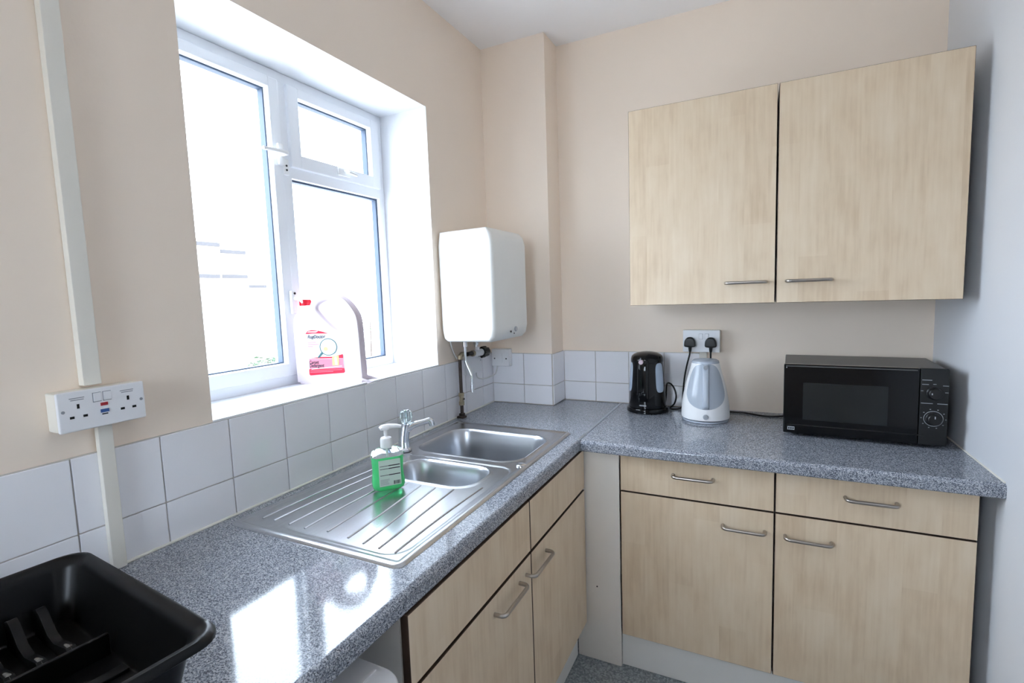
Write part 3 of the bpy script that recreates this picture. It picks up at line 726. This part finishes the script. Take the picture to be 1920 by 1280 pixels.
pipe = thing('supply_pipe', 'dull copper water pipe with isolating valve rising behind the sink', 'pipe', (0.030, -0.503, ZW))
bm = tube(bmesh.new(), [(0, 0, 0.0), (0, 0, 0.266), (0.001, 0.006, 0.278), (0.003, 0.018, 0.284), (0.012, 0.035, 0.284)], 0.0078, 14)
obj('riser', bm, 'copper_dull', pipe)
obj('elbow', tube(bmesh.new(), [(0, 0, 0.262), (0.0, 0.002, 0.276), (0.003, 0.012, 0.284), (0.008, 0.026, 0.284)], 0.0105, 14), 'brass_dull', pipe)
bm = lathe(bmesh.new(), [(0.0135, 0.058), (0.0135, 0.074), (0.0105, 0.075), (0.0105, 0.096), (0.0135, 0.097), (0.0135, 0.113)], seg=6)
lathe(bm, [(0.006, 0.0), (0.006, 0.013)], (0, 0, 0.086), 12, axis='x')
obj('isolating_valve', bm, 'brass_dull', pipe, smooth=20)
obj('screw_slot', lathe(bmesh.new(), [(0.0042, 0.013), (0.0042, 0.0138)], (0, 0, 0.086), 10, axis='x'), 'dark_mark', pipe)
bm = bmesh.new(); box(bm, -0.017, 0.017, -0.020, 0.012, 0.0005, 0.010, 0.003); box(bm, -0.010, 0.010, -0.012, 0.010, 0.008, 0.022, 0.003)
obj('pipe_clip', bm, 'copper_dull', pipe)
vy, vz, vx = -0.503, 0.283, 0.018
obj('nut', lathe(bmesh.new(), [(0.0095, 0.035), (0.0095, 0.075)], (vx, 0, vz-0.001), 12, axis='y'), 'black_matte', pipe)
obj('union', lathe(bmesh.new(), [(0.013, 0.075), (0.014, 0.078), (0.014, 0.090), (0.012, 0.093)], (vx, 0, vz-0.003), 16, axis='y'), 'brass_dull', pipe)
bm = lathe(bmesh.new(), [(0.0135, 0.090), (0.0165, 0.096), (0.0165, 0.160), (0.015, 0.165)], (vx, 0, vz-0.006), 24, axis='y')
lathe(bm, [(0.010, vz-0.006), (0.010, vz+0.022)], (vx, 0.127, 0), 16)
obj('safety_valve', bm, 'white_plastic', pipe)
bm = lathe(bmesh.new(), [(0.018, 0.160), (0.0225, 0.164), (0.0225, 0.188), (0.021, 0.205), (0.019, 0.216), (0.006, 0.218)], (vx, 0, vz-0.008), 24, axis='y')
for k in range(8):
    a = 2*PI*k/8; lathe(bm, [(0.0055, 0.162), (0.006, 0.19), (0.004, 0.206)], (vx+0.0215*math.cos(a), 0, vz-0.008+0.0215*math.sin(a)), 10, axis='y')
obj('valve_knob', bm, 'black_plastic', pipe)

# blank plate on the window wall and fused spur on the boxing
bl = thing('blank_plate', 'blank white switch plate on the tiles behind the tap pipe', 'plate', (0.0068, -0.368, 1.098))
obj('plate', B(0, 0.016, -0.073, 0.073, -0.043, 0.043, 0.004), 'socket_white', bl)
for s in (-0.061, 0.061): obj('screw', lathe(bmesh.new(), [(0.0032, 0.0155), (0.0032, 0.0166)], (0, s, 0.012), 10, axis='x'), 'grey_mark', bl)
sp = thing('fused_spur', 'small white fused switch box on the corner column under the heater', 'switch', (0.070, -BD-0.0068, 1.107))
obj('back_box', B(-0.049, 0.049, -0.026, 0.0, -0.043, 0.043, 0.004), 'socket_white', sp)
fp = obj('face_plate', B(-0.0485, 0.0485, -0.034, -0.0262, -0.0425, 0.0425, 0.003), 'socket_white', sp)
obj('fuse_carrier', B(-0.012, 0.012, -0.0365, -0.0338, -0.022, 0.022, 0.002), 'socket_white', fp)
for s in (-0.032, 0.032): obj('screw', lathe(bmesh.new(), [(0.0035, -0.0352), (0.0035, -0.0338)], (s, 0, -0.004), 10, axis='y'), 'dark_mark', fp)
obj('flex', tube(bmesh.new(), [(-0.03, -0.012, -0.042), (-0.035, -0.010, -0.062), (-0.045, -0.012, -0.085), (-0.054, -0.05, -0.096), (-0.056, -0.11, -0.094), (-0.058, -0.16, -0.080), (-0.052, -0.185, -0.055)], 0.0035, 8, sub=4), 'cable_white', sp)

# ------------------------------------------------------------------ sockets and trunking
tag(obj('cable_trunking', local(B(0.0005, 0.021, -1.864, -1.833, 1.266, H-0.001, 0.002), (0.01, -1.85, 1.266)), 'trunking_white', loc=(0.01, -1.85, 1.266)), 'long white cable trunking running from ceiling down to the double socket', 'trunking')
tag(obj('cable_trunking', local(B(0.0068, 0.022, -1.850, -1.824, ZW+0.001, 1.186, 0.002), (0.01, -1.84, ZW)), 'trunking_white', loc=(0.01, -1.84, ZW)), 'short white cable trunking over the tiles below the double socket', 'trunking')
so = thing('double_socket', 'white double socket with red and blue buttons below the long trunking', 'socket', (0.0005, -1.845, 1.2235))
obj('back_box', B(0, 0.036, -0.073, 0.073, -0.0375, 0.0375, 0.003), 'trunking_white', so)
fp = obj('face_plate', B(0.0362, 0.0455, -0.0735, 0.0735, -0.0385, 0.0385, 0.003), 'socket_white', so)
X1 = 0.0455
def sx(y0, y1, z0, z1, material, nm, par=fp, d=0.0006): return obj(nm, B(X1-0.002, X1+d, y0, y1, z0, z1), material, par)
for c in (-0.043, 0.041):
    sx(c-0.0020+0.001, c+0.0030, 0.005, 0.0135, 'slot_black', 'pin_slot'); sx(c-0.0135, c-0.0065, -0.0130, -0.0085, 'slot_black', 'pin_slot'); sx(c+0.0075, c+0.0145, -0.0130, -0.0085, 'slot_black', 'pin_slot')
for c in (-0.0105, 0.0065):
    sx(c-0.0075, c+0.0068, 0.0115, 0.0305, 'grey_mark', 'switch_gap', d=0.0003); rk = obj('rocker', B(X1-0.002, X1+0.0016, c-0.0062, c+0.0068, 0.0128, 0.0294, 0.0012), 'socket_white', fp)
sx(-0.006, 0.006, 0.0025, 0.0085, 'red_plastic', 'reset_button', d=0.0015); sx(-0.007, 0.007, -0.0110, -0.0045, 'blue_plastic', 'test_button', d=0.0015); sx(-0.005, 0.005, -0.0155, -0.0130, 'dark_mark', 'indicator')
for c in (-0.066, 0.066): obj('screw', lathe(bmesh.new(), [(0.003, X1-0.001), (0.003, X1+0.0006)], (0, c, 0.002), 10, axis='x'), 'grey_mark', fp)
bm = bmesh.new()
for c, n_ in ((-0.043, 2), (0.041, 2)):
    for k in range(n_): box(bm, X1-0.001, X1+0.0003, c-0.012+0.002*k, c+0.012-0.001*k, 0.0245-0.0035*k, 0.0262-0.0035*k)
obj('plate_print', bm, 'grey_mark', fp)['kind'] = 'stuff'

sb = thing('double_socket', 'white double wall socket with two black plugs above the white kettle', 'socket', (0.989, -0.0005, 1.1855))
obj('back_box', B(-0.0745, 0.0745, -0.040, 0.0, -0.0475, 0.0475, 0.003), 'trunking_white', sb)
fp = obj('face_plate', B(-0.0760, 0.0760, -0.050, -0.0402, -0.0485, 0.0485, 0.003), 'socket_white', sb)
for c in (-0.0005, 0.0235):
    obj('switch_gap', B(c-0.0085, c+0.0078, -0.0503, -0.049, 0.0080, 0.0330), 'grey_mark', fp); obj('rocker', B(c-0.0078, c+0.0068, -0.0525, -0.049, 0.0090, 0.0325, 0.0012), 'socket_white', fp)
tag(obj('cable_trunking', local(B(0.978, 1.010, -0.016, -0.0072, ZW+0.002, 1.1365, 0.002), (0.994, -0.01, ZW)), 'trunking_white', loc=(0.994, -0.01, ZW)), 'stub of white trunking under the double socket behind the kettle', 'trunking')
PLUG = smooth_loop([(-0.0225, -0.016), (-0.0235, -0.004), (-0.021, 0.010), (-0.012, 0.0215), (0, 0.0245), (0.012, 0.0215), (0.021, 0.010), (0.0235, -0.004), (0.0225, -0.016), (0.012, -0.0195), (0, -0.0205), (-0.012, -0.0195)], 4)
def plug(x, z, label, cord, group):
    t = thing('power_plug', label, 'plug', (x, -0.051, z))
    link('body', flat_solid([PLUG], 0.0125, 0.006, 'body', mtx=Matrix.Translation((0, -0.0128, 0)) @ XZ), 'black_plastic', t)
    obj('strain_relief', lathe(bmesh.new(), [(0.0075, -0.016), (0.0068, -0.028), (0.0052, -0.040)], (0, -0.012, 0), 14), 'black_plastic', t)
    o = Vector((x, -0.051, z))
    obj('cord', tube(bmesh.new(), [Vector(p)-o for p in cord], 0.0036, 10, sub=6), 'black_plastic', t)
Zc = ZW+0.0042
plug(0.944, 1.180, 'left black plug in the socket, its cord looping to the black kettle', [(0.944, -0.063, 1.146), (0.942, -0.062, 1.125), (0.930, -0.060, 1.075), (0.919, -0.058, 1.01), (0.914, -0.056, 0.94), (0.912, -0.055, 0.90), (0.902, -0.06, Zc+0.002), (0.870, -0.075, Zc), (0.865, -0.10, Zc+0.012), (0.885, -0.115, 0.915), (0.893, -0.118, 0.95), (0.882, -0.110, 0.985), (0.862, -0.090, 1.000), (0.842, -0.045, 0.985), (0.834, -0.016, 0.93), (0.829, -0.020, Zc+0.012), (0.815, -0.026, Zc), (0.80, -0.028, Zc)], 'plugs')
plug(1.029, 1.179, 'right black plug in the socket, its cord trailing to the microwave', [(1.029, -0.063, 1.145), (1.029, -0.062, 1.115), (1.030, -0.055, 1.05), (1.032, -0.045, 0.95), (1.045, -0.040, 0.895), (1.075, -0.045, Zc), (1.12, -0.050, Zc), (1.165, -0.052, Zc), (1.21, -0.075, Zc), (1.25, -0.088, Zc), (1.29, -0.075, Zc), (1.35, -0.050, Zc+0.004)], 'plugs')

# ------------------------------------------------------------------ kettles
def interp(tab, z):
    for (z0, r0), (z1, r1) in zip(tab, tab[1:]):
        if z <= z1: t = (z-z0)/(z1-z0); return r0+(r1-r0)*t
    return tab[-1][1]
def smooth_tab(tab, n=40):
    z0, z1 = tab[0][0], tab[-1][0]; return [(interp(tab, z0+(z1-z0)*i/n), z0+(z1-z0)*i/n) for i in range(n+1)]
def patch(rf, th0, z0, fn, off, nr=7, na=40):
    """a shell lying on a body of revolution; fn(angle) -> (dtheta, dz) of its outline about (th0,z0); closed behind"""
    bm = bmesh.new()
    def P(th, z, o): r = rf(z)+o; return bm.verts.new((r*math.cos(th), r*math.sin(th), z))
    c = P(th0, z0, off); prev = None
    for k in range(1, nr+1):
        ring = []
        for i in range(na):
            dt, dz = fn(2*PI*i/na); ring.append(P(th0+dt*k/nr, z0+dz*k/nr, off))
        if prev is None:
            for i in range(na): bm.faces.new((c, ring[i], ring[(i+1) % na]))
        else: ring_faces(bm, prev, ring)
        prev = ring
    rim = []
    for i in range(na):
        dt, dz = fn(2*PI*i/na); rim.append(P(th0+dt*1.01, z0+dz*1.01, -0.002))
    ring_faces(bm, prev, rim)
    return bm
FACE = -PI/2
kb = thing('electric_kettle', 'black cordless kettle with grey side windows, on its base', 'kettle', (0.768, -0.116, ZW+0.0005), math.radians(-3))
obj('base', lathe(bmesh.new(), [(0.084, 0), (0.089, 0.003), (0.089, 0.016), (0.086, 0.021), (0.080, 0.023)], seg=56), 'black_gloss', kb)
tabk = [(0.0235, 0.080), (0.05, 0.0795), (0.085, 0.0782), (0.13, 0.0755), (0.18, 0.0720), (0.222, 0.0690)]
rk = lambda z: interp(tabk, z)
obj('body', lathe(bmesh.new(), smooth_tab(tabk, 24), seg=64), 'black_gloss', kb)
lid = obj('lid', lathe(bmesh.new(), [(0.0690, 0.2222), (0.0705, 0.224), (0.0700, 0.236), (0.0665, 0.248), (0.058, 0.256), (0.042, 0.2635), (0.022, 0.267), (0.002, 0.268)], seg=56), 'black_gloss', kb)
for s in (-1, 1):
    def fn(a, s=s):
        c_, s_ = math.cos(a), math.sin(a); e = 0.45
        return (0.30*math.copysign(abs(c_)**0.6, c_), 0.064*math.copysign(abs(s_)**0.42, s_))
    obj('water_window', patch(rk, FACE+s*1.06, 0.157, fn, 0.0012), 'grey_blue_window', kb)
bm = bmesh.new()
pr = [(z, rk(z)) for z in (0.055, 0.075, 0.10, 0.13, 0.16, 0.19, 0.215, 0.235)]
def ridge(pr, w, h, ends=0.25):
    bm = bmesh.new(); rows = []; n = len(pr)
    for k, (z, r) in enumerate(pr):
        hh = h*(ends if k in (0, n-1) else 1.0); y = -r
        rows.append([bm.verts.new(p) for p in ((-w, y+0.006, z), (-w*0.95, y-hh*0.55, z), (-w*0.55, y-hh, z), (w*0.55, y-hh, z), (w*0.95, y-hh*0.55, z), (w, y+0.006, z))])
    for A, Bq in zip(rows, rows[1:]):
        for i in range(5): bm.faces.new((A[i], A[i+1], Bq[i+1], Bq[i]))
    bm.faces.new(rows[0]); bm.faces.new(rows[-1])
    return bm
obj('handle', ridge(pr, 0.024, 0.012), 'black_gloss', kb, smooth=60)
obj('button', lathe(bmesh.new(), [(0.0095, -0.0855), (0.0095, -0.080), (0.0095, -0.07)], (-0.006, 0, 0.229), 20, axis='y'), 'button_pink', kb)
obj('spout_lip', B(-0.014, 0.016, -0.086, -0.078, 0.036, 0.041, 0.002), 'silver_plastic', kb)

kw = thing('electric_kettle', 'white kettle with grey egg-shaped front panel below the socket', 'kettle', (1.019, -0.196, ZW+0.0005), math.radians(6))
tabw = [(0.0, 0.088), (0.004, 0.092), (0.02, 0.0935), (0.05, 0.0925), (0.08, 0.0895), (0.11, 0.0845), (0.14, 0.0780), (0.17, 0.0705), (0.20, 0.0625), (0.225, 0.0560), (0.236, 0.0530)]
rw = lambda z: interp(tabw, z)
obj('foot', lathe(bmesh.new(), [(0.084, 0), (0.0885, 0.001), (0.0890, 0.005), (0.088, 0.0075)], seg=56), 'grey_translucent', kw)
obj('body', lathe(bmesh.new(), [(r, z) for r, z in smooth_tab(tabw, 36) if z > 0.007], seg=64), 'white_plastic', kw)
obj('lid', lathe(bmesh.new(), [(0.0530, 0.2362), (0.0528, 0.238), (0.0515, 0.244), (0.046, 0.2485), (0.025, 0.2515), (0.002, 0.252)], seg=48), 'grey_translucent', kw)
def egg(a):
    c_, s_ = math.cos(a), math.sin(a)
    return (1.04*math.copysign(abs(c_)**(1.0 if s_ < 0 else 0.55), c_), (0.076 if s_ < 0 else 0.1005)*math.copysign(abs(s_)**(1.0 if s_ < 0 else 0.6), s_))
obj('front_panel', patch(rw, FACE, 0.135, egg, 0.0013, 9, 56), 'grey_translucent', kw)
pr = [(z, rw(z)) for z in (0.062, 0.075, 0.10, 0.125, 0.15, 0.175, 0.20, 0.222, 0.236)]
obj('handle', ridge(pr, 0.0135, 0.016), 'grey_translucent', kw, smooth=60)
obj('button', lathe(bmesh.new(), [(0.0085, -0.079), (0.0085, -0.074), (0.0085, -0.06)], (0.0, 0, 0.2255), 20, axis='y'), 'silver_plastic', kw)
obj('badge', lathe(bmesh.new(), [(0.0075, -0.0965), (0.0105, -0.0955), (0.0105, -0.089)], (0.0, 0, 0.030), 24, axis='y'), 'silver_plastic', kw)

# ------------------------------------------------------------------ microwave
mw = thing('microwave', 'black microwave oven with two control knobs, standing on the worktop', 'microwave', (1.2955, -0.352, ZW+0.0005), math.radians(-3.0))
MW_, MH, MD, FZ = 0.457, 0.249, 0.305, 0.012
obj('casing', B(0.003, MW_-0.003, 0.022, MD, FZ, FZ+MH-0.003, 0.003), 'mw_grey', mw)
for fx in (0.04, MW_-0.04):
    for fy in (0.05, MD-0.04): obj('foot', lathe(bmesh.new(), [(0.014, 0), (0.014, FZ+0.002)], (fx, fy, 0), 16), 'black_matte', mw)
door = obj('door', B(0.0, 0.383, 0.0, 0.0215, FZ, FZ+MH, 0.004), 'black_gloss', mw)
obj('window_panel', B(0.060, 0.303, -0.0007, 0.001, FZ+0.052, FZ+0.185, 0.0004, 1), 'mw_window', door)
obj('top_trim', B(0.006, 0.377, -0.0010, 0.004, FZ+MH-0.0085, FZ+MH-0.0045, 0.0006, 1), 'mw_grey', door)
bd = obj('badge', B(0.014, 0.036, -0.0008, 0.001, FZ+0.012, FZ+0.024, 0.0003, 1), 'pale_mark', door)
bm = bmesh.new()
for k in range(3): box(bm, 0.0165+0.0065*k, 0.0210+0.0065*k, -0.0011, -0.0006, FZ+0.0145, FZ+0.0215)
obj('badge_letters', bm, 'dark_mark', bd)
obj('screw', lathe(bmesh.new(), [(0.002, -0.0008), (0.002, 0.001)], (0.0085, 0, FZ+MH-0.012), 10, axis='y'), 'pale_mark', door)
pn = obj('control_panel', B(0.384, MW_, 0.002, 0.0215, FZ, FZ+MH, 0.004), 'black_matte', mw)
KX = 0.421
for kz in (0.171, 0.088):
    k_ = obj('knob', lathe(bmesh.new(), [(0.0215, 0.003), (0.0215, -0.002), (0.0185, -0.004), (0.0175, -0.020), (0.0160, -0.0215)], (KX, 0, FZ+kz), 32, axis='y'), 'black_plastic', pn)
    obj('pointer', B(KX-0.0013+(-0.010 if kz > 0.1 else 0), KX+0.0013+(-0.010 if kz > 0.1 else 0), -0.0222, -0.021, FZ+kz+(0.004 if kz < 0.1 else -0.002), FZ+kz+(0.012 if kz < 0.1 else 0.003)), 'pale_mark', k_)
me = flat_solid([[(0.0250*math.cos(2*PI*i/40), 0.0250*math.sin(2*PI*i/40)) for i in range(40)], [(0.0236*math.cos(2*PI*i/40), 0.0236*math.sin(2*PI*i/40)) for i in range(40)]], 0.0006, 0, 'dial_ring', mtx=Matrix.Translation((KX, 0.0018, FZ+0.088)) @ XZ)
link('dial_ring', me, 'pale_mark', pn)
bm = bmesh.new()
def dash(x, z, w, h): box(bm, KX+x, KX+x+w, 0.0014, 0.0022, FZ+z, FZ+z+h)
dash(-0.032, 0.211, 0.025, 0.0022); dash(-0.032, 0.197, 0.017, 0.0020); dash(-0.004, 0.1985, 0.008, 0.0018); dash(0.020, 0.1945, 0.016, 0.0020)
dash(-0.034, 0.176, 0.006, 0.0020); dash(0.026, 0.173, 0.010, 0.0020); dash(-0.033, 0.136, 0.030, 0.0020); dash(0.008, 0.136, 0.026, 0.0022)
for a in range(20, 360, 36):
    dash(0.031*math.sin(math.radians(a))-0.0018, 0.088+0.031*math.cos(math.radians(a))-0.0012, 0.0036, 0.0024)
obj('dial_print', bm, 'grey_mark', pn)['kind'] = 'stuff'
obj('lower_strip', B(0.012, 0.40, -0.0010, 0.002, FZ+0.030, FZ+0.0335, 0.0006, 1), 'black_plastic', door)

# ------------------------------------------------------------------ dish rack
RX0, RX1, RY0, RY1, RH = 0.078, 0.545, -2.335, -1.942, 0.104
rc = ((RX0+RX1)/2, (RY0+RY1)/2, ZW+0.0005)
rack = thing('dish_rack', 'black plastic dish drainer tray standing at the near end of the worktop', 'dish rack', rc, math.radians(-5))
hw, hd = (RX1-RX0)/2, (RY1-RY0)/2
def tub():
    bm = bmesh.new(); rings = []
    def rr(e, r, z): return [bm.verts.new((x, y, z)) for x, y in rrect(-hw-e, hw+e, -hd-e, hd+e, r, 6)]
    rows = [(-0.048, 0.03, 0.0), (-0.040, 0.032, 0.004), (-0.022, 0.036, 0.086), (-0.020, 0.036, 0.088), (-0.004, 0.036, 0.089), (0.0, 0.036, 0.092), (0.0, 0.036, 0.098), (-0.004, 0.036, 0.1035), (-0.010, 0.034, 0.104), (-0.015, 0.032, 0.100), (-0.026, 0.030, 0.090), (-0.044, 0.026, 0.010), (-0.050, 0.024, 0.006)]
    for e, r, z in rows: rings.append(rr(e, r, z))
    for A, Bq in zip(rings, rings[1:]): ring_faces(bm, A, Bq)
    bm.faces.new(rings[0]); bm.faces.new(rings[-1])
    return bm
obj('tray', tub(), 'rack_black', rack, smooth=45)
obj('divider', B(-0.020, -0.012, -hd+0.048, hd-0.048, 0.006, 0.042, 0.003), 'rack_black', rack)
yy = hd-0.085; n_ = 0
while yy > -hd+0.06:
    bm = bmesh.new(); lp = []
    prof = [(-0.183, 0.006), (-0.180, 0.050), (-0.166, 0.056), (-0.152, 0.050), (-0.125, 0.026), (-0.10, 0.020), (-0.08, 0.024), (-0.05, 0.030), (-0.028, 0.020), (-0.022, 0.006)]
    A = [bm.verts.new((x, yy-0.006, z)) for x, z in prof]; Bq = [bm.verts.new((x, yy+0.006, z)) for x, z in prof]
    ring_faces(bm, A, Bq); bm.faces.new(A); bm.faces.new(Bq)
    obj('plate_rib', bm, 'rack_black', rack, smooth=30)
    if n_ < 5:
        obj('limescale_patch', tube(bmesh.new(), [(-0.07, yy, 0.0245), (-0.054, yy, 0.0275), (-0.040, yy, 0.0235)], [0.003, 0.0042, 0.002], 8), 'limescale', rack)
    yy -= 0.034; n_ += 1
for k in range(9):
    obj('drain_hole', lathe(bmesh.new(), [(0.007, 0.006), (0.007, 0.0072), (0.004, 0.0074)], (0.085, hd-0.085-0.034*k, 0), 14), 'limescale', rack)
obj('tray_step', B(0.035, 0.055, -hd+0.05, hd-0.05, 0.006, 0.012, 0.002), 'rack_black', rack)

# ------------------------------------------------------------------ appliance below the worktop
ap = thing('washing_machine', 'white appliance with a rounded front corner under the near worktop', 'appliance', (0.36, -2.035, 0))
AX0, AX1, AY0, AY1, AZ = -0.30, 0.292, -0.295, 0.297, 0.760
obj('body', B(AX0, AX1-0.06, AY0, AY1, 0.012, AZ, 0.006), 'appliance_white', ap)
lp = [(AX1-0.0605, AY1), (AX1-0.0605, AY0)] ; fr = []
fr = rrect(AX1-0.0595-0.10, AX1+0.035, AY0, AY1, 0.056, 10)
fr = [(max(x, AX1-0.0595), y) for x, y in fr]
me = flat_solid([fr], (AZ-0.03)/2, 0.004, 'front_panel', mtx=Matrix.Translation((0, 0, 0.012+(AZ-0.03)/2)))
link('front_panel', me, 'appliance_white', ap)
lf = [(max(x, AX0+0.002), y) for x, y in rrect(AX1-0.70, AX1+0.037, AY0-0.001, AY1+0.001, 0.058, 12)]
link('lid', flat_solid([lf], 0.009, 0.003, 'lid', mtx=Matrix.Translation((0, 0, AZ+0.0092))), 'appliance_white', ap)
obj('lid_panel', B(AX0+0.03, AX1-0.030, AY0+0.012, AY1-0.012, AZ+0.0184, AZ+0.0215, 0.0012), 'appliance_white', ap)
for fx in (AX0+0.05, AX1-0.08):
    for fy in (AY0+0.05, AY1-0.05): obj('foot', lathe(bmesh.new(), [(0.02, 0.0005), (0.02, 0.013)], (fx, fy, 0), 16), 'black_matte', ap)

# ------------------------------------------------------------------ outside: pale yard, neighbouring houses, bushes
struct(obj('ground_outside', B(-40, 8, -30, 45, -0.5, -0.3), 'paving'), 'pale paved yard outside the window', 'ground')
def house(x, y0, y1, depth, top, label, courses, wins, roof=0.0):
    t = thing('house', label, 'building', (x, (y0+y1)/2, -0.3)); yc = (y0+y1)/2
    obj('wall', B(-depth, 0, y0-yc, y1-yc, 0, top+0.3), 'render_pale', t)
    for z, a, b_ in courses: obj('fascia', B(0.0, 0.06, a-yc, b_-yc, z+0.26, z+0.34, 0.004), 'fascia_grey', t)
    for (a, b_, z0, z1) in wins:
        w_ = obj('window', B(0.0, 0.03, a-yc, b_-yc, z0+0.3, z1+0.3, 0.004), 'upvc', t); obj('pane', B(0.031, 0.036, a-yc+0.06, b_-yc-0.06, z0+0.36, z1+0.24), 'label_lens', w_)
    if roof:
        bm = bmesh.new(); h = top+0.3
        vs2 = [bm.verts.new(p) for p in ((0.2, y0-yc-0.1, h), (0.2, y1-yc+0.1, h), (-depth/2, y1-yc+0.1, h+roof), (-depth/2, y0-yc-0.1, h+roof), (-depth-0.2, y0-yc-0.1, h), (-depth-0.2, y1-yc+0.1, h))]
        for f in ((0, 1, 2, 3), (3, 2, 5, 4), (0, 3, 4), (1, 5, 2), (0, 4, 5, 1)): bm.faces.new([vs2[i] for i in f])
        obj('roof', bm, 'roof_tile', t, smooth=0)
    return t
house(-9.0, 2.6, 4.52, 4, 2.68, 'pale rendered outbuilding seen at the left edge of the window', [(2.66, 2.6, 4.50), (2.0, 3.9, 4.45)], [(3.6, 4.3, 0.8, 1.8)])
house(-9.3, 4.62, 5.35, 3, 2.60, 'narrow pale garage beside the outbuilding through the window', [(2.56, 4.62, 5.3), (2.02, 4.65, 5.3)], [])
house(-11.0, 6.35, 8.6, 4, 2.0, 'low pale house behind the garage through the window', [(1.86, 6.4, 7.1)], [(7.3, 8.2, 0.7, 1.6)], 0.0)
def bush(x, y, r, label, material):
    t = thing('bush', label, 'bush', (x, y, -0.3))
    obj('stem', tube(bmesh.new(), [(0, 0, 0), (0.02, 0.01, r), (0, 0.04, r*1.6)], [0.03, 0.025, 0.01], 8), 'copper_dull', t)
    bm = bmesh.new(); rnd = random.Random(int(x*100+y*10))
    for k in range(420):
        a = rnd.uniform(0, 2*PI); ph = math.acos(rnd.uniform(-0.75, 1)); rr_ = r*rnd.uniform(0.6, 1.0)
        c = Vector((rr_*math.sin(ph)*math.cos(a), rr_*math.sin(ph)*math.sin(a), r*1.05+0.9*rr_*math.cos(ph)))
        m_ = Matrix.Translation(c) @ Matrix.Rotation(rnd.uniform(0, 6.3), 4, 'Z') @ Matrix.Rotation(rnd.uniform(-1, 1), 4, 'X')
        q = [bm.verts.new(m_ @ Vector(p)) for p in ((-0.05, 0, 0), (0, -0.022, 0.006), (0.06, 0, 0), (0, 0.022, 0.006))]; bm.faces.new(q)
    f = obj('foliage', bm, material, t, smooth=0); f['kind'] = 'stuff'
bush(-7.6, 4.35, 0.36, 'small pale bush in the yard, seen through the left casement', 'foliage')
bush(-7.9, 5.05, 0.30, 'low pale bush right of the small one, seen through the casement', 'foliage')
bush(-8.8, 8.7, 0.75, 'rounded pale bush seen through the lower right pane', 'foliage')
